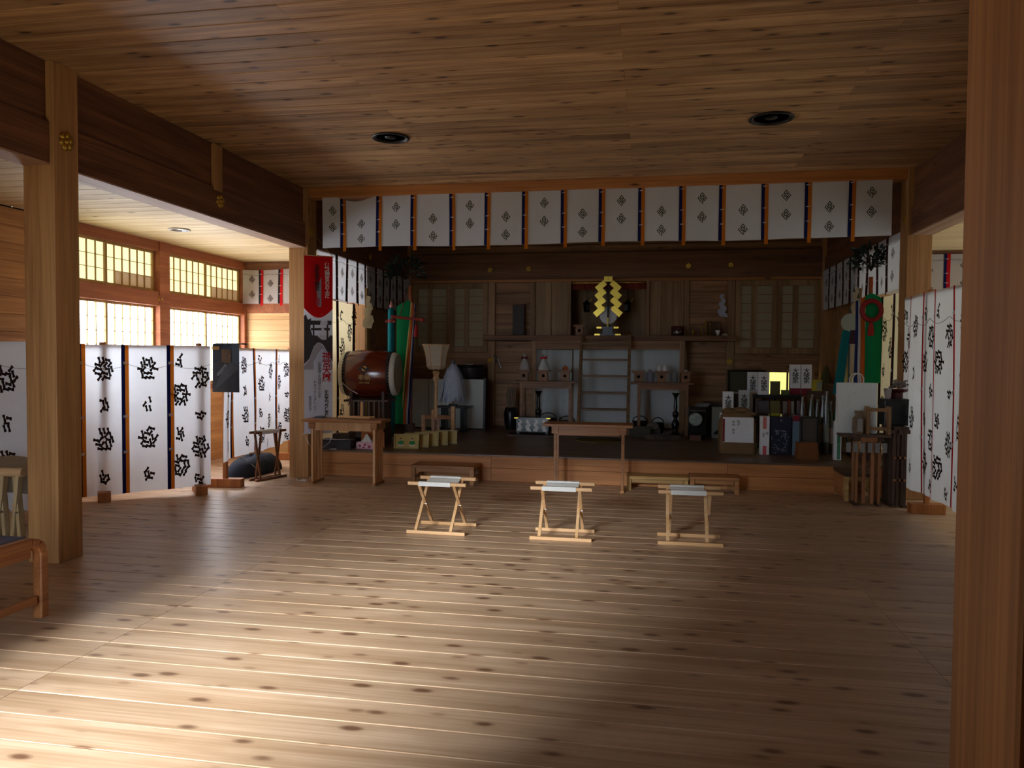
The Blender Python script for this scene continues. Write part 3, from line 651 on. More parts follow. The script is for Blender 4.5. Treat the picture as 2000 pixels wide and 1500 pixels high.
for px, lab, D in ((((796, 1040), (909, 1047), (826, 1022), (926, 1028)), 'folding canvas stool in front of the brown step box, toward the drum', .385),
                   (((1034, 1052), (1155, 1058), (1047, 1035), (1162, 1042)), 'middle folding canvas stool before the tall offering desk', .34),
                   (((1285, 1062), (1413, 1068), (1284, 1045), (1405, 1052)), 'folding canvas stool in front of the long low step, toward the rice sack', .31)):
    q = [at(x, y, Z=0) for x, y in px]; c = (q[0]+q[1]+q[2]+q[3])/4
    ang = math.atan2((q[1]-q[0]).y, (q[1]-q[0]).x)
    stool('folding_stool', lab, (c.x, c.y, 0), ang*.6, Lx=(q[1]-q[0]).length, D=D, H=.44, group=G1)
def offering_table(name, lab, x0, x1, y0, y1, H, legx, matt=W_DESK, matl=W_DESKP, n_leg=4, group=None, ap=.10, inset=.06):
    """eight legged shrine table: board, two end blocks, slim legs in a row down to a foot rail"""
    cx_, cy_ = (x0+x1)/2, (y0+y1)/2; t = thing(name, lab, 'table', (cx_, cy_, 0), 0, group)
    hx, hy = (x1-x0)/2, (y1-y0)/2
    MB().box(-hx, hx, -hy, hy, H-.032, H).build('table_top', matt, t, bevel=.004)
    ax, bx = legx[0]-cx_, legx[1]-cx_
    for y in (-hy+inset-.012, hy-inset-.012): MB().box(min(ax, bx)+.03, max(ax, bx)-.03, y, y+.022, H-.032-ap, H-.032).build('apron', matl, t, bevel=.002)
    for x in (ax, bx):
        MB().box(x-.04, x+.04, -hy+.03, hy-.03, H-.032-ap*.8, H-.032).build('end_block', matt, t, bevel=.003)
        MB().box(x-.022, x+.022, -hy+.02, hy-.02, 0, .03).build('foot_rail', matt, t, bevel=.004)
        for i in range(n_leg):
            y = -hy+.055+(2*hy-.11)*i/(n_leg-1)
            MB().box(x-.014, x+.014, y-.011, y+.011, .03, H-.032-ap*.8).build('leg', matl, t, bevel=.002)
    return t
offering_table('offering_table', 'brown eight legged offering table in front of the drum', -4.045, -3.06, 8.47, 8.83, .765, (-3.93, -3.16))
offering_table('offering_desk', 'tall plain offering desk standing before the stage steps in the middle', -1.185, -.18, 8.60, 8.97, .765, (-1.05, -.29), n_leg=2, matl=W_DESK)
# things on and under the first table
t = thing('wooden_rod', 'pale round wooden rod lying on the offering table before the drum', 'rod', (0, 0, 0))
p0, p1 = (-3.68, 8.70, .782), (-3.25, 8.63, .782); MB().cyl(p0, p1, .016, .014, 12).build('rod_body', W_STOOL, t)
MB().cyl((p0[0]+.02, 8.75, .781), (p0[0]+.44, 8.75, .781), .015, .013, 12).build('rod_body', W_STOOL, t)
t = thing('folded_cloth', 'small grey folded cloth at the banner end of the offering table', 'cloth', (-3.93, 8.74, .7655))
g = MB(); g.grid(lambda u, v: ((u-.5)*.14, (v-.5)*.10, .022*(math.sin(math.pi*u)*math.sin(math.pi*v))**.4+.002*math.sin(18*u)), 10, 8); g.build('folded_layer', plain('slate_cloth', '4d5860', .9), t)
g = MB(); g.box(-.068, .068, -.048, .048, 0, .004); g.build('folded_layer', plain('slate_cloth', '4d5860', .9), t)
# step box and low step
def step_box(name, lab, x0, x1, y0, y1, H, mt, ml, legw=.05, mix=None):
    t = thing(name, lab, 'step', ((x0+x1)/2, (y0+y1)/2, 0)); hx, hy = (x1-x0)/2, (y1-y0)/2
    MB().box(-hx, hx, -hy, hy, H-.035, H).build('step_board', mt, t, bevel=.004)
    for sx_ in (-1, 1):
        for sy in (-1, 1): MB().box(sx_*(hx-.03)-legw/2, sx_*(hx-.03)+legw/2, sy*(hy-.03)-legw/2, sy*(hy-.03)+legw/2, 0, H-.035).build('leg', ml, t, bevel=.003)
        MB().box(sx_*(hx-.03)-.012, sx_*(hx-.03)+.012, -hy+.04, hy-.04, .05, .09).build('side_rail', ml, t)
    MB().box(-hx+.06, hx-.06, -hy+.03, -hy+.05, H-.08, H-.035).build('apron', ml, t)
    return t
step_box('wooden_step', 'brown wooden step box behind the drum side stool', -2.80, -2.02, 8.78, 9.14, .22, W_DESK, W_DESK)
step_box('wooden_step', 'long pale low step against the stage, beside the tall desk', -.25, .45, 8.86, 9.13, .165, W_PALE, W_PALE)
step_box('wooden_step', 'brown low step butted against the pale step behind the sack side stool', .455, 1.0, 8.82, 9.13, .185, W_DESK, W_DESK)
# ------------------------------------------------------------------ left foreground
W_BENCH = wood('bench_bentwood', 'a86f42', '7e4c2a', 1, rough=.35, knot=0, var=0)
b = thing('bentwood_bench', 'bentwood bench with a purple grey seat pad in front of the thick post', 'bench', (-3.62, 2.9, 0))
for x in (-.25, .25):
    g = MB(); pts = [(x, -.86, .02), (x, -.86, .40), (x, -.83, .445), (x, -.78, .46), (x, .78, .46), (x, .83, .445), (x, .86, .40), (x, .86, .02)]
    for p_, q_ in zip(pts, pts[1:]): g.bar(p_, q_, .055, .055 if abs(p_[2]-q_[2]) < .02 else .06, up=(1, 0, 0))
    g.build('bent_side_frame', W_BENCH, b, bevel=.008)
    MB().bar((x, -.84, .13), (x, .82, .13), .03, .045).build('stretcher', W_BENCH, b, bevel=.004)
    MB().bar((x*.93, -.80, .40), (x*.93, .80, .40), .02, .06).build('side_rail', W_BENCH, b)
MB().box(-.225, .225, -.82, .82, .43, .452).build('seat_board', W_BENCH, b)
g = MB(); g.box(-.225, .225, -.80, .80, .453, .492); g.build('seat_pad', plain('purple_grey_felt', '4a4654', .9, noise=.12, ns=80), b, bevel=.015)
CLO = plain('unbleached_canvas', '988c78', .9, noise=.1, bump=.3)
t = thing('stacked_stools', 'pale folded stools draped with canvas, standing behind the bench', 'stool', (-4.80, 5.20, 0), 0)
for k in range(5):
    x = -.42+.13*k
    MB().bar((x, -.22, .03), (x+.05, -.20, .60), .030, .055, up=(0, 1, 0)).build('leg', wood('pale_stool_leg', 'c4ab80', 'a68c60', 2, rough=.5, knot=0, var=.1), t, bevel=.006)
    MB().bar((x+.09, -.22, .03), (x, -.18, .60), .030, .055, up=(0, 1, 0)).build('leg', wood('pale_stool_leg', 'c4ab80', 'a68c60', 2), t, bevel=.006)
    MB().cyl((x+.05, -.25, .32), (x+.05, -.16, .32), .008, n=8).build('bolt', BOLT, t)
MB().cyl((-.50, -.20, .62), (.19, -.20, .62), .036, n=14).build('rail', W_STOOL, t); MB().cyl((-.50, .22, .62), (.14, .22, .62), .036, n=14).build('rail', W_STOOL, t)
for x in (-.4, 0.05): MB().bar((x, .22, .03), (x, .2, .6), .03, .05).build('leg', W_STOOL, t)
g = MB(); g.grid(lambda u, v: (-.48+.74*u, -.23+.50*v, .662+.012*math.sin(9*u+3*v)*math.sin(5*v)), 12, 8)
g.grid(lambda u, v: (-.48+.74*u, .27+.02*math.sin(11*u), .662-.30*v), 12, 6); g.grid(lambda u, v: (.26+.015*math.sin(8*u+4*v), -.20+.47*u, .664-.31*v), 8, 6)
g.build('canvas_cover', CLO, t)
# leaning stool by the drum side post
t = stool('folding_stool', 'folded dark wooden stool leaning upright by the banner post in the aisle', (-4.60, 8.72, 0), 1.25, Lx=.50, D=.10, H=.60, mat=wood('worn_stool_wood', '7a4e32', '55331f', 2, rough=.5, knot=0))
t['group'] = ''
del t['group']
# dark bundle under the aisle screen
t = thing('dark_bundle', 'dark blue cloth bundle lying on the aisle floor under the screen with the poster', 'bundle', (-5.02, 9.15, 0))
g = MB(); g.grid(lambda u, v: (.22*math.cos(2*math.pi*u)*math.sin(math.pi*(.5+v/2))**.7*(1+.08*math.sin(9*u*6.28/3)), .62*math.sin(2*math.pi*u)*math.sin(math.pi*(.5+v/2))**.7, .23*math.sin(math.pi*v/2)+.02*math.sin(14*u+7*v)*v), 24, 8); g.build('cloth_heap', plain('dark_navy_cloth', '1c2230', .9, bump=.4), t)
MB().tube([(-.2, -.3, .10), (0, -.3, .235), (.2, -.3, .10)], .008).build('tie_cord', CORDM, t)
# poster hanging over the screen
a_, b_ = at(415, 700, Y=7.80), at(467, 700, Y=7.80)
t = thing('hanging_poster', 'dark poster of a snowy peak and rock slopes hung over the crystal print screen', 'poster', (a_.x, 7.80, 0))
PW = b_.x-a_.x; zt, zb = at(440, 672, Y=7.8).z, at(440, 766, Y=7.8).z
def PS(u, v, o=0): return (PW*u, .02*math.sin(3*u)-o, zt+(zb-zt)*v)
g = MB(); g.grid(lambda u, v: PS(u, v), 6, 8); g.build('sheet', plain('poster_navy', '1f2836', .6, noise=.25, ns=9), t)
def flat(pts, mat, nm, o=.002, par=None, F=PS):
    MB().add([F(u, v, o) for u, v in pts], [tuple(range(len(pts)))]).build(nm, mat, par)
flat([(0, .42), (.25, .34), (.45, .45), (.7, .38), (1, .5), (1, 1), (0, 1)], plain('poster_rock', '34343a', .7, noise=.3, ns=14), 'printed_rock_slope', .002, t)
flat([(.30, .10), (.68, .12), (.66, .40), (.32, .38)], plain('poster_ochre', '5e452c', .7, noise=.2), 'printed_panel', .003, t)
flat([(.36, .24), (.50, .12), (.64, .25)], plain('poster_snow', 'b8b4b0', .7), 'printed_peak', .004, t)
flat([(.15, .62), (.45, .40), (.62, .55), (.40, .66), (.22, .78)], plain('poster_grey', '6c6c70', .7, noise=.3, ns=20), 'printed_mist', .0035, t)
flat([(0, .05), (.24, .05), (.24, .12), (0, .12)], plain('poster_tab', 'a8803c', .6), 'printed_tab', .004, t)
g = MB(); g.grid(lambda u, v: (PW*u*.98, .205*v, zt-.002+.014*math.sin(math.pi*v)+.004*math.sin(20*u)*v), 8, 6); g.build('folded_top', plain('poster_back', '2a3038', .8), t)
# ------------------------------------------------------------------ lettering
def lettering(text, size, mat, parent, M, vertical=True, spacing=1.0, bold=0.0, name='lettering', label=None):
    """flat characters laid on a surface: M maps x right, y up of the text to the thing's own space"""
    cu = bpy.data.curves.new('text', 'FONT'); cu.body = '\n'.join(text) if vertical else text; cu.size = size; cu.align_x = 'CENTER'; cu.align_y = 'TOP'
    cu.space_line = .82*spacing if vertical else 1.0; cu.offset = bold; cu.resolution_u = 2; cu.fill_mode = 'BOTH'
    o = bpy.data.objects.new('text', cu); COL.objects.link(o); bpy.context.view_layer.update()
    dg = bpy.context.evaluated_depsgraph_get(); me = bpy.data.meshes.new_from_object(o.evaluated_get(dg)); bpy.data.objects.remove(o); bpy.data.curves.remove(cu)
    me.transform(M); me.materials.clear(); me.materials.append(mat)
    return put(name, me, parent, label)
def XZ(x, y, z): return Matrix(((1, 0, 0, x), (0, 0, 1, y), (0, 1, 0, z), (0, 0, 0, 1)))   # text in the x-z plane, facing -y
INK = plain('black_ink', '16161a', .8); RINK = plain('red_ink', 'b01c24', .8); WINK = plain('white_ink', 'e8e8e8', .8); GINK = plain('gold_leaf_ink', 'c8a860', .5)
# ------------------------------------------------------------------ banner on the post
a_, b_ = at(592, 498, Y=8.80), at(648, 507, Y=9.02)
bw = (Vector((b_.x, b_.y))-Vector((a_.x, a_.y))).length; ang = math.atan2(b_.y-a_.y, b_.x-a_.x)
zt, zb = a_.z, at(592, 847, Y=8.80).z; bh = zt-zb
bn = thing('hanging_banner', 'tall white banner with red head, gate photograph and lettering, hung on the post', 'banner', (a_.x+.01, a_.y, 0), ang)
C_BAN = cloth('banner_white', 'd6dcec', .3, noise=.02); C_BRED = cloth('banner_red', 'd81c20', .3, noise=.02); PH = plain('banner_photo_grey', '3c383c', .8, noise=.3, ns=12); PHL = plain('banner_photo_light', 'a09ca4', .8, noise=.15)
def BS(u, v, o=0): return (bw*u, .006*math.sin(5*u+2*v)-o, zt-bh*v)
MB().grid(lambda u, v: BS(u, v), 8, 24).build('cloth_sheet', C_BAN, bn)
arc = [(1-k/16, .295+.052*math.sin(math.pi*k/16)) for k in range(17)]
flat([(0, 0), (1, 0)]+arc, C_BRED, 'red_head', .0015, bn, BS)
flat([(.30, .035), (.60, .035), (.60, .285), (.30, .285)], plain('banner_tag_grey', '8f8c98', .8), 'grey_tag', .003, bn, BS)
flat([(0, .34), (.06, .33), (.14, .36), (.25, .35), (.22, .41), (.30, .45), (.16, .47), (.22, .52), (0, .56)], PH, 'printed_tree', .003, bn, BS)
flat([(.18, .364), (.96, .362), (.96, .386), (.18, .388)], PH, 'printed_gate_beam', .0035, bn, BS); flat([(.24, .405), (.90, .403), (.90, .417), (.24, .419)], PH, 'printed_gate_beam', .0035, bn, BS)
flat([(.30, .385), (.36, .385), (.36, .47), (.30, .47)], PH, 'printed_gate_post', .0036, bn, BS); flat([(.78, .385), (.84, .385), (.84, .47), (.78, .47)], PH, 'printed_gate_post', .0036, bn, BS)
flat([(0, .45), (.28, .448), (1, .445), (1, .60), (.86, .555), (.66, .50), (.56, .488), (.46, .488), (.34, .51), (.18, .58), (0, .61)], PH, 'printed_grove', .003, bn, BS)
flat([(.46, .49), (.56, .49), (.68, .51), (.86, .56), (1, .61), (1, .64), (0, .64), (0, .62), (.18, .585), (.34, .515)], PHL, 'printed_path', .0025, bn, BS)
def bt(txt, u, v, size, mat, sp=1.0, bold=0): lettering(txt, size, mat, bn, XZ(bw*u, -.0045-.006, zt-bh*v), spacing=sp, bold=bold)
bt('伊勢神宮のおふだ', .80, .035, .066, WINK, 1.0, .001); bt('天照皇大神宮', .45, .05, .064, INK, 1.0, .001); bt('神宮大麻', .78, .54, .115, RINK, .95, .002)
flat([(.40, .235), (.54, .235), (.54, .278), (.40, .278)], plain('seal_red', '9c4450', .8, noise=.4, ns=60), 'red_seal', .0042, bn, BS)
bt('をおまつりしましょう', .77, .755, .062, INK, .85, .001); bt('お伊勢様と氏神様のおふだを', .53, .595, .042, INK, 1.0); bt('おまつりしましょう', .37, .70, .045, INK, 1.15); bt('静岡県神社庁', .20, .79, .036, INK, 1.0)
MB().cyl((-.02, 0, zt), (bw+.02, 0, zt), .007).build('top_rod', W_STOOL, bn); MB().cyl((-.02, 0, zb), (bw+.02, 0, zb), .007).build('bottom_rod', WHM, bn)
nc = bn.matrix_basis.inverted() @ Vector((XL+.012, 9.0, at(614, 455, X=XL).z))
nc = Matrix.Rotation(-ang, 4, 'Z') @ (Vector((XL+.012, 9.0, at(614, 455, X=XL).z))-Vector((a_.x+.01, a_.y, 0)))
MB().tube([(0, 0, zt), nc, (bw, 0, zt)], .003, 5).build('hanging_cord', plain('yellow_cord', 'b09850', .8), bn)
MB().tube([(0, 0, zb), (.06, -.01, zb-.14), (bw*.5, -.01, zb-.22), (bw*.88, -.01, zb-.12), (bw, 0, zb)], .004, 5).build('lower_cord', WHM, bn)
t = thing('power_cord', 'white cable with a plug lying on the floor at the foot of the banner post', 'cable', (0, 0, 0))
MB().tube([at(x, y, Z=.006) for x, y in ((608, 932), (597, 931), (585, 932), (579, 936), (583, 938), (592, 938))], .006, 6).build('cable', WHM, t); q = at(592, 938, Z=.012); MB().box(q.x-.02, q.x+.04, q.y-.015, q.y+.015, 0, .024).build('plug', WHM, t, bevel=.004)
# ------------------------------------------------------------------ drum
DR = wood('drum_lacquer', '7a3018', '5a1e10', 0, rough=.16, knot=0, var=0, spec=.7); HIDE = plain('drum_skin', 'cfc6b4', .55, noise=.06, ns=6); HIDE2 = plain('drum_skin_rim', 'dad8cc', .6)
dr = thing('drum', 'big red brown barrel drum with cream skins on a dark stand', 'drum', (-3.77, 10.03, 0), .10); DZ = 1.275-.0
r0, rb, hl = .285, .335, .36
MB().lathe([(r0+(rb-r0)*math.cos(math.pi/2*k/8)**1.0 if True else 0, hl*k/8) for k in range(-8, 9)], 48, c=(0, 0, DZ), axis=0).build('barrel', DR, dr)
for s in (-1, 1):
    MB().lathe([(r0*.93, s*(hl+.022)), (r0*1.0, s*(hl+.012)), (r0*1.03, s*(hl-.02)), (r0*1.04, s*(hl-.07)), (r0*1.02, s*(hl-.08))], 48, c=(0, 0, DZ), axis=0).build('skin_edge', HIDE2, dr)
    edge = [o_ for o_ in dr.children if o_.name.startswith('skin_edge')][-1]
    MB().lathe([(.0001, s*(hl+.020)), (r0*.6, s*(hl+.0205)), (r0*.935, s*(hl+.022))], 48, c=(0, 0, DZ), axis=0).build('drum_skin', HIDE, dr)
    for row, dxx in ((0, .045), (1, .068)):
        for k in range(44):
            a = 2*math.pi*(k+.5*row)/44; rr = r0*1.04+.004
            c = (s*(hl-dxx-.01), math.cos(a)*rr, DZ+math.sin(a)*rr)
            if (row, k) == (0, 0) and s == -1:
                NAILM = MB().lathe([(1e-4, .008), (.014, .005), (.0185, -.004)], 8).mesh('tack', BLK)
            o = put('tack', NAILM, edge, loc=c, rot=Vector((0, math.cos(a), math.sin(a))).to_track_quat('Z', 'X').to_euler())
def on_barrel(x, ang_):   # a point of the barrel: ang 0 faces the hall, up is positive
    r_ = (r0+(rb-r0)*math.cos(math.pi/2*x/hl))+.003
    return (x, -math.cos(ang_)*r_, DZ+math.sin(ang_)*r_)
def barrel_patch(pts, mat, nm):
    MB().add([on_barrel(x, a) for x, a in pts], [tuple(range(len(pts)))]).build(nm, mat, dr)
barrel_patch([(-.08, .22), (-.005, .48), (.075, .22), (-.005, -.02)], plain('crest_black', '1c1210', .4), 'crest_diamond')
for a0 in (0, math.pi):
    MB().add([tuple(Vector(on_barrel(-.004+math.cos(a0+q*.45)*rr_, .23+math.sin(a0+q*.45)*rr_*3))+Vector((0, -.002, 0))) for q, rr_ in ((0, .034), (1, .036), (2, .036), (3, .036), (4, .035), (5, .034), (4, .022), (3, .018), (2, .012), (1, .010))], [tuple(range(10))]).build('comma_swirl', GINK, dr)
lettering('奉納', .085, GINK, dr, Matrix(((1, 0, 0, -.0), (0, 0, 1, -rb-.0045), (0, 1, 0, DZ-.005), (0, 0, 0, 1))), vertical=False)
lettering('若宮八幡宮', .028, GINK, dr, Matrix(((1, 0, 0, 0.0), (0, -.25, .97, -rb+.002), (0, .97, .25, DZ-.10), (0, 0, 0, 1))), vertical=False)
for s in (-1, 1):
    g = MB(); g.prism([(-.30, ST), (.30, ST), (.24, ST+.30), (.26, DZ-.22), (.17, DZ-.30), (-.17, DZ-.30), (-.26, DZ-.22), (-.24, ST+.30)], -.02, .02); g.v = [(s*.22+y, x*.8, z) for x, y, z in g.v]
    g.build('stand_end', W_DARKT, dr, bevel=.004)
for y in (-.2, .2): MB().box(-.25, .25, y-.02, y+.02, ST+.10, ST+.17).build('stand_rail', W_DARKT, dr)
stsh = MB().box(-.30, .30, -.26, .26, DZ-.37, DZ-.345).build('stand_shelf', W_DARKT, dr)
for k in range(6): MB().box(-.19+.07*k, -.165+.07*k, -.22, -.20, ST+.17, DZ-.37).build('stand_slat', wood('stand_slat_wood', '6e4a34', '4c3022', 2, knot=0), stsh)
MB().tube([(-.33, -.30, DZ-.10), (-.28, -.335, DZ-.13), (-.20, -.34, DZ-.20), (-.10, -.30, DZ-.26)], .006, 6).build('cord', WHM, dr)
# things under the first table, on the stage edge
t = thing('dark_case', 'flat dark case with a pale cord, on the stage edge under the offering table', 'case', (-3.97, 9.42, ST))
MB().box(-.22, .20, -.12, .07, 0, .10).build('case_body', plain('dark_case_grey', '3a3438', .6), t, bevel=.006); MB().box(-.22, .20, -.12, .07, .102, .115).build('case_lid', plain('dark_case_lid', '4a444a', .6), t, bevel=.004)
MB().tube([(-.18, -.10, .12), (-.05, -.11, .122), (.08, -.10, .121), (.17, -.105, .13)], .005, 6).build('cord', WHM, t)
t = thing('white_folded_paper', 'small folded white paper at the stage edge by the dark case', 'paper', (-3.98, 9.24, ST)); MB().box(-.05, .05, -.02, .02, 0, .006).build('sheet', WHM, t); MB().box(-.04, .05, -.015, .02, .007, .012).build('sheet', WHM, t)
t = thing('dark_chest', 'dark brown box behind the flat case under the offering table', 'box', (-3.99, 9.61, ST)); MB().box(-.12, .12, -.09, .09, 0, .15).build('box_body', W_DARKT, t, bevel=.004); MB().box(-.125, .125, -.095, .095, .152, .17).build('lid', W_DARKT, t, bevel=.003)
t = thing('orange_wood_board', 'orange arched wooden backboard behind the tissue box', 'board', (-3.58, 9.60, ST)); g = MB(); g.prism([(-.16, 0), (.16, 0), (.16, .19), (.10, .215), (0, .225), (-.10, .215), (-.16, .19)], 0, .02); g.build('panel', wood('orange_wood', 'c07030', '9a5220', 0, knot=0), t, bevel=.003); MB().box(-.14, .14, .021, .04, 0, .03).build('foot', W_DARKT, t)
t = thing('tissue_box', 'pink flowered tissue box with a white tissue sticking up', 'tissue box', (-3.60, 9.44, ST), -.05)
MB().box(-.12, .12, -.06, .06, 0, .085).build('carton', plain('pink_flower_print', 'e0b0bc', .6, noise=.5, ns=26), t, bevel=.002)
for k, (x, z, r_) in enumerate(((-.07, .04, .018), (.0, .055, .014), (.06, .03, .02), (-.02, .02, .012))): MB().cyl((x, -.0605, z), (x, -.0625, z), r_, n=10).build('printed_flower', RINK if k % 2 else plain('deep_pink', 'b04a60', .7), t)
g = MB(); g.grid(lambda u, v: ((u-.5)*.20*(1-.35*v)*(1 if v < .6 else 1.2-.3*v), (v-.3)*.02+.012*math.sin(9*u), .085+.085*v*(1-(2*u-1)**2*.8)), 10, 6); g.grid(lambda u, v: ((u-.5)*.16*(1-.7*v), .03*math.cos(math.pi*u), .085+.10*v), 8, 5); g.build('tissue', WHM, t)
# ------------------------------------------------------------------ votive picture plaques and little rack
YEL = plain('gilt_paper', 'b09548', .5, noise=.12, ns=14); FRM = wood('pale_gold_frame', 'b8a468', '96824a', 0, knot=0, var=.1)
for k in range(5):
    x, y = -3.10+.085*k, 9.54+.165*k
    t = thing('picture_plaque', 'votive picture plaque, gold framed, front one of the row with two green robed figures' if k == 0 else ['', 'gilt picture plaque right behind the one with two green figures', 'middle gilt picture plaque of the leaning row', 'gilt picture plaque in the row, next to last', 'rearmost gilt picture plaque, by the little wooden rack'][k], 'plaque', (x, y, ST), .02, group='picture plaques in a row')
    t.rotation_euler = (-.10, 0, .02)
    w_, h_ = .17, .19
    MB().box(-w_, w_, 0, .014, .0, h_).build('panel', YEL, t)
    for a, b, c, d in ((-w_, w_, 0, .022), (-w_, w_, h_-.022, h_), (-w_, -w_+.022, .022, h_-.022), (w_-.022, w_, .022, h_-.022)): MB().box(a, b, -.012, .018, c, d).build('frame_rail', FRM, t, bevel=.002)
    if k == 0:
        for s, cc_ in ((-.075, '2c7a48'), (.075, '1f7a3a')):
            def P2(pts, col, nm, o=.0015): MB().add([(s+px_, -o, pz) for px_, pz in pts], [tuple(range(len(pts)))]).build(nm, plain(nm+col, col, .7), t)
            P2([(-.045, .075), (-.01, .105), (.035, .10), (.045, .07), (.02, .05), (-.03, .055)], cc_, 'painted_robe')
            P2([(-.035, .03), (.035, .03), (.045, .052), (-.04, .055)], 'c8b8a0', 'painted_hakama'); P2([(-.008, .105), (.008, .105), (.008, .122), (-.008, .122)], 'd8b898', 'painted_face', .002); P2([(-.01, .12), (.01, .12), (.006, .137), (-.006, .137)], '1c1c20', 'painted_cap', .0022)
rk = thing('small_rack', 'little pale wooden rack behind the picture plaques', 'rack', (-3.0, 10.9, ST))
for x, h_ in ((-.12, .42), (.17, .47)): MB().box(x-.03, x+.03, -.03, .03, 0, h_).build('post', W_STOOL, rk, bevel=.004)
MB().box(-.30, .17, -.02, .02, .28, .34).build('rail', W_DESK, rk); MB().box(-.30, -.25, -.03, .03, 0, .34).build('post', W_STOOL, rk)
# ------------------------------------------------------------------ floor lantern
ln = thing('paper_floor_lantern', 'flared six sided paper floor lantern on a slim wooden pole', 'lantern', (-2.90, 10.231, ST), .25)
PAP = cloth('lantern_paper', 'd8d2c0', .4)
shade = MB().lathe([(.186, 1.680-ST), (.190, 1.683-ST), (.186, 1.688-ST)], 6, cap=False).build('lantern_shade', W_STOOL, ln)
hx = lambda r_, z: [(r_*math.cos(math.pi/3*k), r_*math.sin(math.pi/3*k), z-ST) for k in range(6)]
zs = [(.095, 1.345), (.125, 1.385), (.135, 1.50), (.150, 1.58), (.185, 1.683)]
rings = [hx(r_, z) for r_, z in zs]
for k in range(6):
    g = MB()
    for a, b in zip(rings, rings[1:]): g.add([a[k], a[(k+1) % 6], b[(k+1) % 6], b[k]], [(0, 1, 2, 3)])
    g.build('paper_pane', PAP, shade)
    g = MB()
    for a, b in zip(rings, rings[1:]): g.bar(a[k], b[k], .010, .010)
    g.build('rib', W_STOOL, shade)
for r_ in (rings[0], rings[1], rings[-1]):
    g = MB()
    for k in range(6): g.bar(r_[k], r_[(k+1) % 6], .010, .010)
    g.build('hoop', W_STOOL, shade)
MB().lathe([(.075, 1.325-ST), (.10, 1.335-ST), (.10, 1.345-ST)], 6).build('lantern_base', W_DARKT, ln)
MB().lathe([(.025, 1.17-ST), (.05, 1.22-ST), (.035, 1.25-ST), (.055, 1.30-ST), (.04, 1.325-ST)], 6).build('capital', W_STOOL, ln)
MB().cyl((0, 0, .30), (0, 0, 1.2-ST), .022, .020, 8).build('pole', W_STOOL, ln)
g = MB(); g.prism([(-.085, .02), (.085, .02), (.05, .22), (.045, .36), (-.045, .36), (-.05, .22)], -.028, .028); g.build('sign_board', wood('pinkish_wood', 'b48a6c', '94694c', 2, knot=0), ln, bevel=.003)
lettering('御神前奉納', .052, INK, ln, XZ(0, -.030, .33), spacing=.95)
for a in (0, math.pi/2): g = MB(); g.box(-.14, .14, -.035, .035, 0, .055); g.M = Matrix(); g.v = [(x*math.cos(a)-y*math.sin(a), x*math.sin(a)+y*math.cos(a), z) for x, y, z in g.v]; g.build('foot', wood('pinkish_wood', 'b48a6c', '94694c', 2, knot=0), ln, bevel=.004)
# ------------------------------------------------------------------ white panel, paper wand on black stand, cushion
t = thing('leaning_whiteboard', 'large white board with a black edge leaning at the back behind the lantern', 'panel', (-3.30, 12.36, ST)); t.rotation_euler = (-.05, 0, 0)
MB().box(-.62, .60, 0, .02, .02, .83).build('board', plain('white_board', 'dce2dc', .6), t); MB().box(.60, .635, -.006, .026, 0, .85).build('edge', BLK, t); MB().box(-.62, .60, -.002, .024, 0, .02).build('edge', BLK, t)
MB().box(-.34, -.335, -.001, .0, .02, .83).build('fold_line', CORDM, t)
t = thing('black_stand', 'low black wooden stand holding the silver paper wand', 'stand', (-3.10, 12.02, ST))
MB().box(-.27, .27, -.16, .16, .38, .41).build('top', BLK, t, bevel=.004)
for x in (-.16, .16): MB().box(x-.03, x+.03, -.12, .12, .03, .38).build('leg', BLK, t); MB().box(x-.04, x+.04, -.15, .15, 0, .03).build('foot', BLK, t)
SILV = plain('silver_paper', 'd2dcf0', .45, noise=.25, ns=40)
t = thing('purification_wand', 'wand thick with silver paper streamers on the black stand', 'wand', (-3.12, 12.02, ST+.41))
MB().cyl((0, 0, 0), (0, 0, .74), .012, n=10).build('handle', W_STOOL, t); MB().lathe([(.03, .66), (.035, .70), (.02, .745)], 12).build('knob', plain('pewter', '6a6a70', .4, metal=.6), t)
MB().box(-.06, .06, -.06, .06, 0, .03).build('socket', BLK, t)
rr = random.Random(3); g = MB()
for k in range(170):
    a = rr.uniform(0, 2*math.pi); R_ = rr.uniform(.08, .24); l_ = rr.uniform(.45, .66); w_ = .011; pts = []
    for j in range(6):
        f_ = j/5; rad = .02+R_*(f_**.55); z = .68-l_*f_; jig = rr.uniform(-.012, .012); pts.append((math.cos(a)*rad+jig, math.sin(a)*rad+jig, max(z, .02)))
    vs = []
    for p_ in pts: vs += [(p_[0]-math.sin(a)*w_, p_[1]+math.cos(a)*w_, p_[2]), (p_[0]+math.sin(a)*w_, p_[1]-math.cos(a)*w_, p_[2])]
    g.add(vs, [(2*j, 2*j+1, 2*j+3, 2*j+2) for j in range(5)])
g.build('paper_streamers', SILV, t, kind='stuff')
t = thing('round_cushion', 'round brown straw cushion on the stage in front of the black stand', 'cushion', (-3.15, 11.50, ST)); MB().lathe([(1e-4, .05), (.18, .05), (.225, .035), (.235, .015), (.20, 0)], 28).build('pad', plain('brown_straw', '5a4034', .9, noise=.3, ns=50), t); MB().lathe([(.235, .018), (.243, .022), (.243, .008), (.235, .006)], 28).build('rim', plain('dark_rim', '2c2420', .9), t)
t = thing('side_table', 'dark round sided table at the back beside the white panel', 'table', (-3.02, 12.78, ST)); MB().lathe([(.26, 1.02), (.29, 1.03), (.29, 1.06), (.26, 1.065)], 24).build('top', BLK, t); MB().lathe([(.22, .78), (.24, .84), (.24, 1.02)], 24).build('drum_body', plain('dull_grey_metal', '34343a', .4, metal=.5), t)
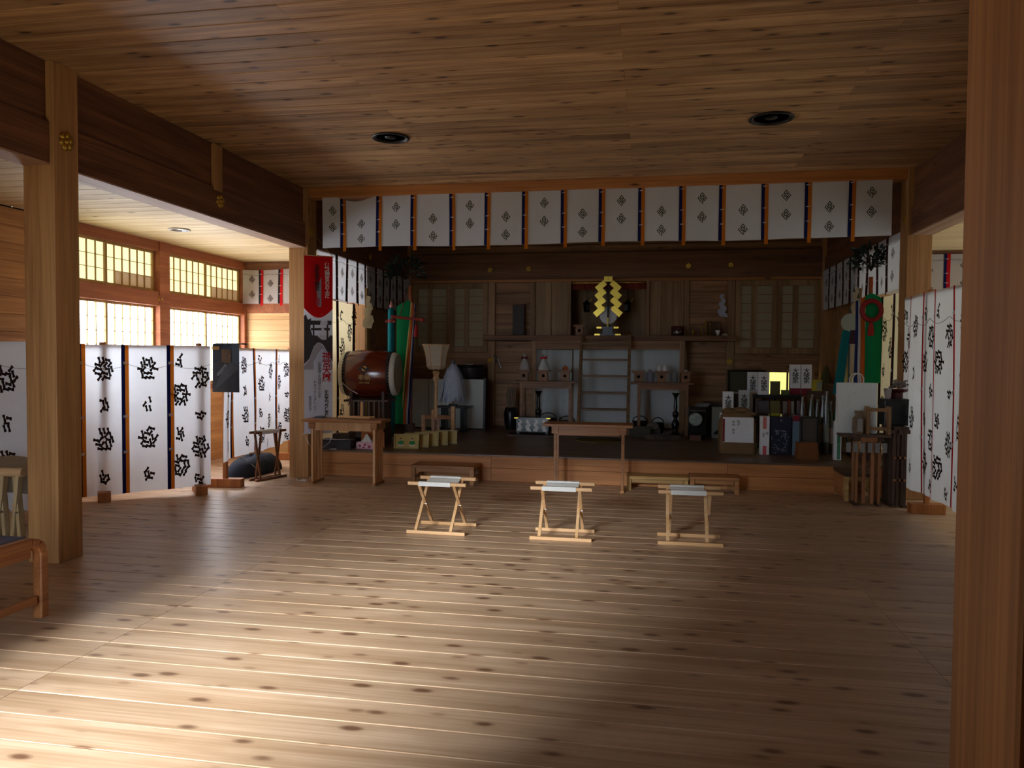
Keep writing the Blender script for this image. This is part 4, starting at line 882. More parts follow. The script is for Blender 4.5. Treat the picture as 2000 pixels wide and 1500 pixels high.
for k in range(3): a = k*2.09+.5; MB().cyl((math.cos(a)*.24, math.sin(a)*.24, 0), (math.cos(a)*.2, math.sin(a)*.2, .8), .018, n=8).build('leg', BLK, t)
t = thing('notepad', 'white slip lying on the dark round table', 'paper', (-2.99, 12.66, ST+1.066)); MB().box(-.055, .055, -.03, .03, 0, .01).build('sheet', WHM, t); MB().box(-.053, .05, -.028, .028, .0105, .014).build('sheet', WHM, t)
t = thing('glass_vase', 'dark tall jar with glassy dried stems beside the low black table', 'vase', (-2.27, 12.55, ST)); MB().lathe([(.085, 0), (.105, .10), (.115, .26), (.095, .36), (.085, .37), (.09, .36)], 20).build('jar', plain('dark_glaze', '1c1c22', .3), t)
g = MB()
for k in range(14): a = rr.uniform(0, 6.28); R_ = rr.uniform(.03, .11); g.tube([(0, 0, .30), (math.cos(a)*R_*.8, math.sin(a)*R_*.8, .45), (math.cos(a)*R_, math.sin(a)*R_, .60), (math.cos(a)*R_*.3, math.sin(a)*R_*.3, .70)], .010, 5)
g.build('stems', plain('dry_stems', '8c7866', .5, noise=.4), t); MB().tube([(0, 0, .62), (.0, 0, .76)], .006, 6).build('twist_tie', W_STOOL, t)
# ================================================================== altar things
LACQ = plain('black_lacquer', '0e0e10', .25); GOLD2 = plain('bright_gold', 'd8b850', .28, metal=1, noise=.05); MOCHI = plain('white_mochi', 'eeeeee', .4); CLEARP = plain('clear_wrap', 'e8ecf0', .12, spec=.8, alpha=.38)
W_SANPO = wood('sanpo_wood', '9a6a44', '784e30', 0, rough=.45, knot=0, var=.12)
def px(x, y, Y): return at(x, y, Y=Y)
# white cloths hanging under the shelf
for a, b, lab in ((-1.96, -1.29, 'white cloth hanging under the altar shelf on the drum side'), (-1.29, .52, 'white cloth hanging under the altar shelf on the sake side')):
    t = thing('altar_cloth', lab, 'cloth', (0, 0, 0)); g = MB()
    g.grid(lambda u, v: (a+.01+(b-a-.02)*u, YB-.12+.012*math.sin(14*u)+.008*math.sin(31*u+2*v), 1.655+.02*(u if a > -1.5 else -u*.4)-(1.655-ST-.02)*v), 24, 8); g.build('cloth_sheet', cloth('grey_white_cotton', 'e8f0f2', .1), t)
    MB().tube([(a, YB-.12, 1.66), (b, YB-.12, 1.665+(.02 if a > -1.5 else 0))], .006, 6).build('hanging_cord', CORDM, t)
# stair ladder
W_LAD = wood('ladder_wood', '8a6a48', '6a4e34', 0, rough=.5, knot=0, var=.05)
xa, xb = px(1136, 740, 12.45).x, px(1229, 740, 12.45).x
t = thing('step_ladder', 'wooden step ladder rising from the stage to the altar shelf', 'ladder', ((xa+xb)/2, 12.10, ST)); hw_ = (xb-xa)/2
for s in (-1, 1): MB().bar((s*hw_, -.22, 0), (s*hw_, .33, 1.56), .045, .11, up=(0, 1, 0)).build('stringer', W_LAD, t, bevel=.004)
for k in range(6):
    f_ = .08+.165*k; y, z = -.22+.55*f_, 1.56*f_; MB().box(-hw_+.02, hw_-.02, y-.09, y+.09, z, z+.028).build('tread', W_LAD, t, bevel=.003)
# offering stands: board table, three sanpo each
def sanpo(x, y, z, lab, s=.105, group='little wooden offering stands'):
    t = thing('offering_stand', lab, 'stand', (x, y, z), 0, group)
    g = MB()
    for a in range(4):
        g2 = [(-s*.62, 0), (s*.62, 0), (s*.62, .145), (-s*.62, .145)]
    b_ = MB(); b_.box(-s*.62, s*.62, -s*.62, s*.62, 0, .145); ped = b_.build('pedestal', W_SANPO, t, bevel=.003)
    MB().cyl((0, -s*.62-.001, .085), (0, -s*.62+.002, .085), .026, n=16).build('hole_shade_disc', plain('hole_shade', '1a120e', .95, spec=.02), ped)  # flat dark disc: the shade inside the opening put into its colour
    MB().box(-s, s, -s, s, .146, .156).build('tray', W_SANPO, t); tray = t.children[-1] if t.children[-1].name.startswith('tray') else t
    r_ = MB()
    for q in ((-s, -s+.008, -s, s), (s-.008, s, -s, s), (-s, s, -s, -s+.008), (-s, s, s-.008, s)): r_.box(q[0], q[1], q[2], q[3], .156, .178)
    r_.build('tray_rim', W_SANPO, tray); return z+.157
def altar_table(lab, x0, x1, y0, H, fr):
    t = thing('altar_table', lab, 'table', ((x0+x1)/2, y0+.2, ST)); h = (x1-x0)/2
    MB().box(-h, h, -.19, .19, H-.03, H).build('table_top', W_SANPO, t, bevel=.003); MB().box(-h+.14, h-.10, -.16, -.14, H-.11, H-.03).build('apron', W_SANPO, t)
    for x in (-h+.13, h-.10):
        for y in (-.15, .15): MB().box(x-.022, x+.022, y-.02, y+.02, 0, H-.03).build('leg', W_DESKP if False else W_SANPO, t)
    return t
TY = 12.25
xa, xb = px(1006, 745, TY).x, px(1128, 745, TY).x; HT = px(1060, 744, TY).z-ST
altar_table('plain altar table on the drum side with three wrapped offerings', xa, xb, TY-.2, HT, 1)
xa2, xb2 = px(1232, 747, TY).x, px(1354, 747, TY).x
altar_table('plain altar table on the sake side with white jars on it', xa2, xb2, TY-.2, HT, 1)
tz = ST+HT+.0005; tops = []
for xx, lab in ((1024, 'offering stand with a wrapped rice cake nearest the drum side'), (1062, 'offering stand with a wrapped rice cake tied with a red ribbon'), (1104, 'offering stand holding one orange'), (1247, 'empty offering stand beside the step ladder'), (1292, 'offering stand carrying two white jars'), (1339, 'offering stand with a white cup at the outer end')):
    p = px(xx, 744, TY); tops.append((p.x, sanpo(p.x, TY, tz, lab)))
for k in (0, 1):
    x, z = tops[k]; t = thing('rice_cake_offering', ['stacked white rice cakes in clear wrap nearest the drum side', 'stacked white rice cakes in clear wrap tied with a red ribbon'][k], 'rice cake', (x, TY, z))
    MB().lathe([(1e-4, .0), (.07, .003), (.082, .03), (.06, .055), (1e-4, .06)], 18).build('lower_cake', MOCHI, t); MB().lathe([(1e-4, .055), (.045, .058), (.055, .08), (.04, .1), (1e-4, .105)], 16).build('upper_cake', MOCHI, t)
    MB().lathe([(.092, .0), (.095, .05), (.06, .14), (.012, .21), (.03, .25), (.036, .27)], 14).build('clear_wrap', CLEARP, t)
    g = MB(); g.bar((-.055, 0, .20), (.055, -.02, .225), .012, .02); g.bar((-.05, 0, .225), (.05, 0, .20), .012, .02); g.build('ribbon_bow', C_RED if k else C_DRED, t)
t = thing('orange', 'orange resting on the third offering stand', 'fruit', (tops[2][0], TY, tops[2][1])); MB().ball((0, 0, .045), .047, 12, sz=.95).build('peel', plain('orange_peel', 'c05c20', .5, bump=.3), t); MB().cyl((0, 0, .088), (0, 0, .096), .006, n=6).build('stem', plain('stem_green', '3a4a20'), t)
for k, dx in enumerate((-.04, .045)):
    t = thing('white_jar', ['small white lidded jar toward the step ladder', 'small white lidded jar toward the outer stand'][k], 'jar', (tops[4][0]+dx, TY, tops[4][1])); MB().lathe([(.022, 0), (.034, .02), (.038, .06), (.030, .085)], 16).build('body', MOCHI, t); MB().lathe([(.036, .088), (.034, .10), (.012, .115), (.008, .125), (1e-4, .128)], 16).build('lid', MOCHI, t)
t = thing('white_cup', 'small tilted white cup on the outermost offering stand', 'cup', (tops[5][0], TY, tops[5][1])); MB().lathe([(.018, 0), (.022, .004), (.038, .035), (.036, .035), (.02, .006)], 16).build('bowl', MOCHI, t); MB().lathe([(.016, -.0), (.020, .006)], 12).build('foot', MOCHI, t)
for k, (xx, lab) in enumerate(((1270, 'pale lilac vase between the first two stands on the sake side table'), (1317, 'pale grey vase between the last two stands on the sake side table'))):
    p = px(xx, 744, TY+.05); t = thing('pale_vase', lab, 'vase', (p.x, TY+.06, tz)); MB().lathe([(.045, 0), (.062, .05), (.066, .13), (.045, .165), (.022, .18), (.028, .20)], 18).build('body', plain('lilac_glaze' if k == 0 else 'grey_glaze', '8c8c9c' if k == 0 else '84888c', .3), t); MB().lathe([(.030, .20), (.03, .206), (.024, .206)], 14).build('lip', MOCHI, t)
# candle stands of black turned wood
for k, (xx, lab) in enumerate(((1052, 'black turned candle stand under the drum side altar table'), (1319, 'black turned candle stand under the sake side altar table'))):
    p = px(xx, 820, 12.0); t = thing('candle_stand', lab, 'candle stand', (p.x, 11.97, ST)); pr = [(.10, 0), (.10, .02), (.07, .05), (.035, .09), (.05, .14), (.062, .20), (.04, .25), (.025, .28), (.045, .32), (.05, .36), (.025, .40), (.03, .44), (.025, .50), (.022, .58), (.03, .62)]
    MB().lathe(pr, 18).build('turned_shaft', LACQ, t); MB().lathe([(.03, .62), (.055, .66), (.058, .67), (.02, .665)], 18).build('drip_pan', LACQ, t); MB().cyl((0, 0, .665), (0, 0, .70), .004, n=6).build('spike', BOLT, t)
# low lacquer table with folded paper zigzags on a mat
t = thing('floor_mat', 'thin dark mat under the low lacquer table', 'mat', (-1.78, 11.72, ST+.0005)); MB().box(-.36, .36, -.24, .24, 0, .018).build('mat_body', plain('dark_mat', '3c2e2a', .9, noise=.2), t); MB().box(-.36, .36, -.25, -.24, 0, .02).build('binding', W_DARKT, t)
t = thing('low_table', 'low black lacquer table with four white paper zigzags hanging on its front', 'table', (-1.77, 11.78, ST+.019)); MB().box(-.27, .27, -.14, .14, .235, .255).build('top', LACQ, t, bevel=.003); MB().box(-.25, .25, -.125, -.11, .03, .235).build('front_board', LACQ, t)
for sx_ in (-1, 1):
    for sy in (-1, 1): MB().box(sx_*.22-.02, sx_*.22+.02, sy*.10-.02, sy*.10+.02, 0, .235).build('leg', LACQ, t)
    MB().box(sx_*.25-.03, sx_*.25+.03, -.142, -.138, .238, .252).build('gold_fitting', GOLD2, t)
def zigzag(s, z0, n_=4, w_=.035, h_=.05, y=0, d=1):
    """folded paper streamer: stepped lozenges in one piece"""
    g = MB(); x = s
    for k in range(n_):
        z = z0-k*h_*.8; q = d*(1 if k % 2 else -1); sc2 = .6+.18*k
        g.add([(x-w_*.5*sc2, y-.002*k, z), (x+w_*.5*sc2, y-.002*k, z-h_*.15), (x+w_*(.5*sc2+.25*q), y-.002*k, z-h_), (x-w_*(.5*sc2-.25*q), y-.002*k, z-h_*.85)], [(0, 1, 2, 3)])
    return g
for k in range(4): zigzag(-.19+.125*k, .225, 4, .06, .055, -.128, 1 if k % 2 else -1).build('paper_zigzag', MOCHI, t)
# dim baskets, kettle and boxes on the stage floor behind
BASK = plain('dark_wicker', '2c2420', .8, noise=.3, ns=60, bump=.5)
for nm, lab, x, y, r_, h_, cc_ in (('wicker_basket', 'dark round wicker basket under the drum side altar table', 1070, 12.5, .17, .20, BASK), ('wicker_basket', 'dark low basket between the altar table and the step ladder', 1108, 12.62, .15, .16, BASK), ('iron_kettle', 'dark iron kettle under the sake side altar table', 1285, 12.5, .11, .17, LACQ), ('wicker_basket', 'dark basket behind the desk by the ladder foot', 1250, 12.6, .14, .18, BASK)):
    p = px(x, 815, y); t = thing(nm, lab, 'basket' if 'bask' in nm else 'kettle', (p.x, y, ST)); MB().lathe([(r_*.7, 0), (r_, h_*.5), (r_*.85, h_*.9), (r_*.88, h_), (r_*.78, h_*.95)], 20).build('body', cc_, t)
    MB().tube([(math.cos(q*math.pi/8)*r_*.85, 0, h_*.92+math.sin(q*math.pi/8)*h_*.55) for q in range(9)], .008, 6).build('handle', cc_, t)
t = thing('straw_hat', 'dark conical lidded jar beside the first candle stand', 'jar', (px(1031, 800, 11.985).x, 11.985, ST)); MB().lathe([(.05, 0), (.06, .06), (.045, .15)], 16).build('body', LACQ, t); MB().lathe([(.05, .15), (.03, .2), (.008, .235), (1e-4, .24)], 16).build('lid', LACQ, t)
t['category'] = 'jar'; t.name = 'lidded_jar'
for k in range(3):
    p = px(1068+13*k, 815, 12.15); t = thing('glass_bottle', ['slim glass bottle nearest the candle stand', 'slim glass bottle in the middle under the altar table', 'slim glass bottle nearest the ladder'][k], 'bottle', (p.x, 12.14, ST)); MB().lathe([(.024, 0), (.03, .03), (.03, .16), (.012, .21), (.012, .25)], 12).build('body', plain('grey_glass', '5a6468', .08, spec=.8, alpha=.5), t); MB().lathe([(.014, .25), (.014, .275), (1e-4, .277)], 10).build('cap', BOLT, t)
t = thing('white_bundle', 'pale cloth bundle between the baskets under the sake side table', 'bundle', (px(1275, 826, 12.0).x, 12.18, ST+.10)); MB().lathe([(.09, 0), (.10, .04), (.06, .09), (.01, .1)], 14).build('cloth_heap', plain('dull_white', '8a8a86', .8), t); MB().box(-.13, .12, -.10, .10, -.10, -.001).build('box_below', plain('grey_carton', '55544c', .8), t)
t = thing('grey_carton', 'grey green cardboard box on the stage just past the tall desk', 'box', (px(1252, 835, 11.9).x, 11.92, ST)); MB().box(-.16, .14, -.10, .10, 0, .13).build('carton', plain('grey_carton', '55544c', .8), t, bevel=.003); MB().box(-.165, .145, -.105, .105, .131, .15).build('lid', plain('grey_carton2', '62625a', .8), t)
t = thing('low_dark_platform', 'dark low board platform beside the cardboard box', 'platform', (px(1300, 845, 11.6).x, 11.62, ST)); MB().box(-.30, .22, -.16, .16, 0, .05).build('board', W_DARKT, t, bevel=.003); MB().box(-.30, .22, -.17, -.16, .0, .06).build('edge', W_DARKT, t)
# round straw mat
p = at(1171, 861, Z=ST); t = thing('round_straw_mat', 'flat round plaited straw mat on the stage before the ladder', 'mat', (p.x, p.y, ST+.0005)); g = MB()
g.lathe([(1e-4, .018), (.33, .018), (.345, .012), (.345, 0)], 36); g.build('mat_body', plain('straw', '6c6038', .9, noise=.25, ns=30), t)
for r_ in (.08, .16, .24, .32): MB().lathe([(r_-.012, .018), (r_, .023), (r_+.012, .018)], 36).build('plaited_ring', plain('straw', '6c6038', .9), t)
# gold gohei on the shelf
gx = px(1187, 655, YB-.35).x; gy = YB-.35
t = thing('gold_paper_wand', 'gold zigzag emblem rising from a black gilt tipped stand at the altar centre', 'ornament', (gx, gy, SHZ))
MB().box(-.17, .17, -.07, .07, 0, .03).build('base', LACQ, t); MB().box(-.08, .08, -.05, .05, .03, .12).build('base', LACQ, t); MB().box(-.15, .15, -.06, .06, .12, .145).build('base', LACQ, t)
for x in (-.17, .17): MB().box(x-.045, x+.045, -.075, -.062, .0, .032).build('gilt_tip', GOLD2, t)
for x in (-.14, .14): MB().box(x-.04, x+.04, -.068, -.061, .118, .146).build('gilt_tip', GOLD2, t)
MB().cyl((0, 0, .145), (0, 0, .30), .012, n=10).build('pole', GOLD2, t); MB().cyl((0, 0, .30), (0, 0, .98), .014, n=10).build('pole', LACQ, t)
GZ = px(1187, 540, gy).z-SHZ
MB().box(-.07, .07, -.03, .0, GZ-.09, GZ).build('crown_plate', GOLD2, t, bevel=.003)
MB().cyl((0, -.035, GZ-.05), (0, -.03, GZ-.05), .02, n=12).build('crown_boss', BRN if False else GOLD, t)
for s in (-1, 1):
    for k, (x, z, a, w_, l_, y) in enumerate(((.12, GZ-.155, -.72, .095, .18, -.012), (.125, GZ-.29, -.72, .10, .18, -.02), (.13, GZ-.43, -.72, .095, .18, -.026), (.145, GZ-.575, -.72, .095, .18, -.032))):
        c, s_ = math.cos(a), math.sin(a); g = MB()
        g.add([((s*(x+(u*l_/2*c-v*w_/2*s_))), y+o, z+(u*l_/2*s_+v*w_/2*c)) for o in (0, .004) for u, v in ((-1, -1), (1, -1), (1, 1), (-1, 1))], [(0, 1, 2, 3), (7, 6, 5, 4), (0, 4, 5, 1), (1, 5, 6, 2), (2, 6, 7, 3), (3, 7, 4, 0)])
        g.build('gold_fold', GOLD2, t)
    for z, a in ((GZ-.22, .72), (GZ-.36, .72), (GZ-.50, .72)):
        MB().bar((s*.06, -.006, z-.03), (s*.14, -.006, z+.02), .003, .045, up=(0, 0, 1)).build('gold_fold', GOLD, t)
t = thing('round_mirror', 'round silver mirror behind the gold zigzag emblem', 'mirror', (gx, gy+.12, SHZ)); MB().cyl((0, 0, .34), (0, .012, .34), .14, n=32).build('disc', plain('mirror_reflection', 'f0f2f6', .4), t); MB().lathe([(.135, -.0), (.15, .006), (.135, .014)], 32, c=(0, 0, .34), axis=1, cap=False).build('rim', plain('mirror_silver', 'd4dae2', .25), t)  # disc is white: the mirror's bright reflection put into its colour
g = MB(); g.box(-.10, .10, -.03, .05, 0, .03); g.box(-.03, .03, .0, .03, .03, .20); g.build('mirror_stand', LACQ, t)
# red fringe and two hanging lanterns in the recess
t = thing('red_curtain_strip', 'narrow red patterned curtain along the head of the altar recess', 'curtain', (0, 0, 0)); g = MB(); g.grid(lambda u, v: (-1.36+1.30*u, YB+.10+.015*math.sin(70*u), 2.80-.11*v), 90, 3); g.build('cloth_strip', plain('red_brocade', '8a3426', .8, noise=.6, ns=45), t); MB().cyl((-1.38, YB+.10, 2.805), (-.04, YB+.10, 2.805), .008, n=8).build('curtain_rod', GOLD, t)
for x, lab in ((1146, 'small dark hanging lantern in the recess toward the drum'), (1226, 'small dark hanging lantern in the recess toward the sake boxes')):
    p = px(x, 600, YB+.2); t = thing('hanging_lantern', lab, 'lantern', (p.x, YB+.2, px(x, 610, YB+.2).z)); MB().lathe([(.045, 0), (.06, .03), (.065, .13), (.05, .15)], 6).build('body', LACQ, t); MB().lathe([(.085, .15), (.03, .19), (.008, .21)], 6).build('roof', LACQ, t); MB().cyl((0, 0, .20), (0, 0, 2.85-px(x, 610, YB+.2).z), .004, n=6).build('hanging_rod', LACQ, t); MB().tube([(.05, -.03, .17), (.08, -.05, .21), (.09, -.05, .23)], .005, 5).build('gilt_hook', GOLD2, t)
z_ = sanpo(px(1132, 650, YB-.32).x, YB-.33, SHZ, 'dark offering stand on the altar shelf toward the drum', .10)
t = thing('dark_tablet', 'tall dark wooden tablet standing on the altar shelf at the drum end', 'tablet', (px(1012, 650, YB-.2).x, YB-.2, SHZ)); MB().box(-.10, .10, 0, .03, .02, .53).build('panel', wood('dark_tablet_wood', '3c2a26', '2a1c1a', 2, knot=0), t, bevel=.003); MB().box(-.13, .13, -.03, .06, 0, .02).build('foot', W_DARKT, t)
t = thing('hanging_paper_streamer', 'white paper zigzag on a slim wand at the end of the altar shelf', 'paper streamer', (px(1416, 650, YB-.3).x, YB-.3, SHZ)); MB().cyl((0, 0, 0), (0, 0, .80), .008, n=8).build('wand', W_SANPO, t); MB().lathe([(.05, 0), (.05, .03), (.02, .04)], 14).build('socket', MOCHI, t)
zigzag(-.05, .68, 6, .09, .075, -.012, 1).build('paper_zigzag', cloth('shide_paper', 'c4c8d8', .2), t)
t = thing('shelf_drum', 'small dark drum shaped box on the altar shelf', 'box', (px(1323, 650, YB-.33).x, YB-.33, SHZ)); MB().lathe([(.09, 0), (.10, .02), (.10, .13), (.085, .15)], 24).build('body', plain('dark_red_lacquer', '3c1c18', .3), t); MB().lathe([(.103, .11), (.103, .155), (1e-4, .157)], 24).build('lid', plain('dark_red_lacquer2', '5a2a22', .3), t); MB().tube([(-.06, -.10, .04), (-.02, -.105, .08), (.02, -.105, .05), (.06, -.10, .08)], .006, 5).build('white_pattern', MOCHI, t)
for k, (x, h_, lab) in enumerate(((1353, .09, 'small brass bowl on the altar shelf beside the dark red box'), (1370, .16, 'short brass candlestick on the altar shelf'), (1378, .24, 'tall brass candlestick on the altar shelf'), (1386, .22, 'brass candlestick nearest the paper wand'), (1402, .09, 'small white cup at the foot of the paper wand'))):
    yy = YB-.36+.06*(k % 2); t = thing('brass_candlestick' if 1 <= k <= 3 else ('brass_bowl' if k == 0 else 'small_cup'), lab, 'candlestick' if 1 <= k <= 3 else 'bowl', (px(x, 650, yy).x, yy, SHZ))
    m_ = MOCHI if k == 4 else GOLD
    if 1 <= k <= 3: MB().lathe([(.032, 0), (.03, .012), (.008, .03), (.008, h_*.8)], 14).build('stem', m_, t); MB().lathe([(.008, h_*.8), (.022, h_*.88), (.024, h_*.9), (.012, h_)], 14).build('cup', m_, t)
    else: MB().lathe([(.018, 0), (.02, .008), (.035, h_*.8), (.04, h_), (.034, h_)], 14).build('bowl', m_, t); MB().lathe([(.024, 0), (.02, .010)], 14).build('foot', m_, t)
t = thing('wooden_plaque', 'small plain framed panel leaning at the sake end of the altar shelf', 'frame', (px(1392, 650, YB-.15).x, YB-.14, SHZ)); MB().box(-.10, .10, 0, .012, .01, .24).build('panel', plain('brown_paper', '5c4634', .8), t); g = MB(); g.box(-.115, -.10, -.004, .016, 0, .26); g.box(.10, .115, -.004, .016, 0, .26); g.box(-.10, .10, -.004, .016, .245, .26); g.box(-.10, .10, -.004, .016, 0, .012); g.build('frame', W_SANPO, t)
t = thing('arrow_charm', 'feathered arrow charm hanging by the low brass nail cover', 'charm', (0, 0, 0)); p, q = px(966, 690, YB-.07), px(978, 722, YB-.07); MB().cyl(tuple(p), tuple(q), .006, n=6).build('shaft', W_SANPO, t); g = MB(); d_ = (q-p); g.add([tuple(p+d_*.1), tuple(p+d_*.1+Vector((-.03, 0, 0))), tuple(p+d_*.55+Vector((-.03, 0, 0))), tuple(p+d_*.6)], [(0, 1, 2, 3)]); g.build('feather', LACQ, t); g = MB(); g.add([tuple(p+d_*.3), tuple(p+d_*.3+Vector((.03, 0, 0))), tuple(p+d_*.9+Vector((.025, 0, 0))), tuple(p+d_*.95)], [(0, 1, 2, 3)]); g.build('feather', WHM, t)
# ------------------------------------------------------------------ leafy banner poles
LEAFM = plain('leaf_dark_green', '16281a', .45, noise=.3, ns=12)
def branch(root, c, R_, n_, seed, sz=.085, rz=.8):
    rr = random.Random(seed); tw = MB()
    for k in range(n_):
        a = rr.uniform(0, 6.28); e = rr.uniform(-.35, 1.2); l_ = R_*rr.uniform(.45, 1)
        d_ = Vector((math.cos(a)*math.cos(e), math.sin(a)*math.cos(e)*.8, math.sin(e)*rz)); tip = Vector(c)+d_*l_
        if k % 6 == 0: tw.tube([Vector(c)-Vector((0, 0, .1)), Vector(c)+d_*l_*.5+Vector((0, 0, .02)), tip], .005, 4)
        x = d_.orthogonal().normalized(); x = (x*rr.uniform(-1, 1)+d_.cross(x)*rr.uniform(-1, 1)).normalized(); up = d_.cross(x).normalized()
        o = tip; s = sz*rr.uniform(.7, 1.15)
        vs = [o, o+d_*s*.35+x*s*.24+up*s*.05, o+d_*s*.75+x*s*.18+up*s*.03, o+d_*s*1.1-up*s*.08, o+d_*s*.75-x*s*.18+up*s*.03, o+d_*s*.35-x*s*.24+up*s*.05, o+d_*s*.4-up*s*.02, o+d_*s*.78-up*s*.03]
        MB().add(vs, [(0, 1, 6), (1, 2, 7, 6), (2, 3, 7), (3, 4, 7), (4, 5, 6, 7), (5, 0, 6)]).build('leaf', LEAFM, root)
    tw.build('twigs', plain('twig_brown', '2c2018', .8), root, kind='stuff')
SG = cloth('green_silk', '1c8652', .12); SY = cloth('yellow_silk', 'c8b070', .15); SO = cloth('orange_silk', 'c8642c', .15); SW = cloth('white_silk', 'c8c8cc', .15); SB = cloth('blue_silk', '26346c', .12); ROPE_R = plain('red_braid', '8c3028', .8, bump=.4); TEAL = cloth('teal_brocade', '1c7078', .08)
PY = 10.7
def leafy_pole(lab, pxs, side, mirror):
    PY = 9.75 if mirror else 10.7
    x0 = px(pxs['pole'], 600, PY).x; t = thing('banner_pole', lab, 'banner pole', (x0, PY, ST)); zf = lambda y: px(pxs['pole'], y, PY).z-ST; w = lambda x: px(x, 600, PY).x-x0
    MB().box(-.02, .02, .03, .07, 0, zf(pxs['ptop'])).build('pole', wood('orange_pole', 'c0602c', '9c4a20', 2, rough=.4, knot=0), t); MB().box(-.16, .16, -.06, .16, 0, .06).build('base_block', W_DARKT, t, bevel=.004); MB().box(-.06, .06, .0, .10, .06, .22).build('base_block', W_DARKT, t)
    branch(t, (w(pxs['bx']), .05, zf(pxs['by'])), pxs['br'], 170, pxs['seed'])
    for (a, b, a2, b2, mt, nm) in pxs['strips']:
        yt, yb_ = zf(pxs['stop']), zf(pxs['sbot'])
        def F(u, v):
            xx = w(a)+(w(b)-w(a))*u; x2 = w(a2)+(w(b2)-w(a2))*u; f_ = min(1, v*1.1)
            top = yt - abs(xx-w(pxs['peak']))*.55
            return (xx+(x2-xx)*f_, -.012*math.sin(u*3.1)*(1+v)-.01*math.sin(v*6+a), top+(yb_-top)*v)
        MB().grid(F, 6, 20).build(nm, mt, t)
    return t, w, zf
tl, w, zf = leafy_pole('tall pole with leafy branch and striped green silk banner beside the drum', dict(pole=799, ptop=558, bx=790, by=532, br=.30, seed=11, stop=586, sbot=828, peak=797, strips=[(775, 802, 772, 790, SG, 'green_silk'), (802, 805.5, 784, 787.5, SY, 'yellow_silk'), (805.5, 809, 787.5, 793.5, SO, 'orange_silk'), (809, 811, 793.5, 797, SW, 'white_silk'), (811, 813, 797, 801, SB, 'blue_silk')]), 1, False)
z_ = zf(622); MB().bar((w(770), -.05, z_+.02), (w(828), -.05, z_-.02), .035, .04).build('red_crossbar', ROPE_R, tl, bevel=.01)
for x in (770, 828): MB().ball((w(x), -.05, z_+(.02 if x < 800 else -.02)), .033, 8).build('crossbar_knob', ROPE_R, tl)
MB().tube([(w(783), -.05, z_+.03), (w(792), -.04, zf(585)), (0, .02, zf(560)), (w(806), -.04, zf(585)), (w(815), -.05, z_)], .005, 5).build('red_string', ROPE_R, tl)
MB().lathe([(.006, zf(634)), (.022, zf(638)), (.032, zf(648)), (.034, zf(658))], 12, c=(w(815), -.05, 0)).build('red_tassel', C_RED if False else plain('red_tassel', 'a02420', .8, bump=.5), tl); MB().tube([(w(815), -.05, z_), (w(815), -.05, zf(634))], .004, 5).build('red_string', ROPE_R, tl)
t = thing('brocade_bag', 'narrow teal brocade bag standing beside the green silk banner', 'bag', (px(762, 700, 10.9).x, 10.95, ST)); zz = lambda y: px(762, y, 10.95).z-ST
g = MB(); g.lathe([(.03, 0), (.05, .1), (.055, zz(640)), (.05, zz(606)), (.02, zz(601))], 10); g.build('bag_body', TEAL, t); MB().lathe([(.012, zz(603)), (.03, zz(598)), (.008, zz(588))], 8).build('drawn_neck', plain('pink_silk', 'c08478', .7), t); MB().lathe([(.058, zz(630)), (.064, zz(627)), (.058, zz(624))], 12).build('red_cord', ROPE_R, t)
for s in (-1, 1): MB().ball((s*.06, -.04, zz(628)), .02, 6).build('cord_knot', ROPE_R, t)
tr, w, zf = leafy_pole('tall pole with leafy branch and wide green silk banner with a red ring, screen side', dict(pole=1702, ptop=540, bx=1702, by=512, br=.24, seed=23, stop=572, sbot=748, peak=1702, strips=[(1690, 1722, 1691, 1723, SG, 'green_silk'), (1681, 1690, 1683, 1691, SO, 'orange_silk'), (1676, 1681, 1677, 1683, SW, 'white_silk'), (1671, 1676, 1671, 1677, SB, 'blue_silk')]), 1, True)
tr['label'] = 'tall leafy pole with a wide green silk banner and red ring, by the screen'
rc = (w(1700), -.06, zf(607)); MB().tube([(rc[0]+.105*math.cos(a*math.pi/12), rc[1], rc[2]+.115*math.sin(a*math.pi/12)) for a in range(25)], .028, 8).build('red_ring', plain('red_ring_cloth', '8c1c1e', .7, bump=.3), tr)
MB().lathe([(.006, zf(629)), (.024, zf(633)), (.034, zf(644)), (.036, zf(656))], 12, c=(w(1699), -.06, 0)).build('red_tassel', plain('red_tassel', 'a02420', .8), tr)
t = thing('paper_zigzag_wand', 'tan wooden wand with cream paper zigzags beside the warm light tinted curtain', 'wand', (px(716, 640, 10.4).x, 10.4, ST)); zz = lambda y: px(716, y, 10.4).z-ST
MB().bar((0, 0, .04), (0, 0, zz(563)), .03, .05).build('handle', wood('tan_wand', '9a7848', '7a5a34', 2, knot=0), t); MB().box(-.1, .1, -.1, .1, 0, .04).build('base', W_DARKT, t)
zigzag(.05, zz(578), 5, .10, .11, -.04, 1).build('paper_zigzag', cloth('cream_paper', 'c8bca0', .3), t); zigzag(.03, zz(590), 4, .08, .10, -.06, -1).build('paper_zigzag', cloth('cream_paper', 'c8bca0', .3), t)
t = thing('paper_zigzag_wand', 'wooden wand with cream paper zigzags beside the green banner with the red ring', 'wand', (px(1680, 640, 10.1).x, 10.12, ST)); MB().bar((0, 0, .04), (0, 0, zz(575)), .025, .03).build('handle', wood('tan_wand', '9a7848', '7a5a34', 2), t); MB().box(-.1, .1, -.1, .1, 0, .04).build('base', W_DARKT, t)
zigzag(-.06, zz(572), 5, .075, .085, -.03, -1).build('paper_zigzag', cloth('cream_paper', 'c8bca0', .3), t)
t = thing('teal_banner_pole', 'pole with a pale round disc and teal cloth in the dark corner', 'banner pole', (px(1660, 640, 10.42).x, 10.42, ST)); zz = lambda y: px(1660, y, 10.42).z-ST
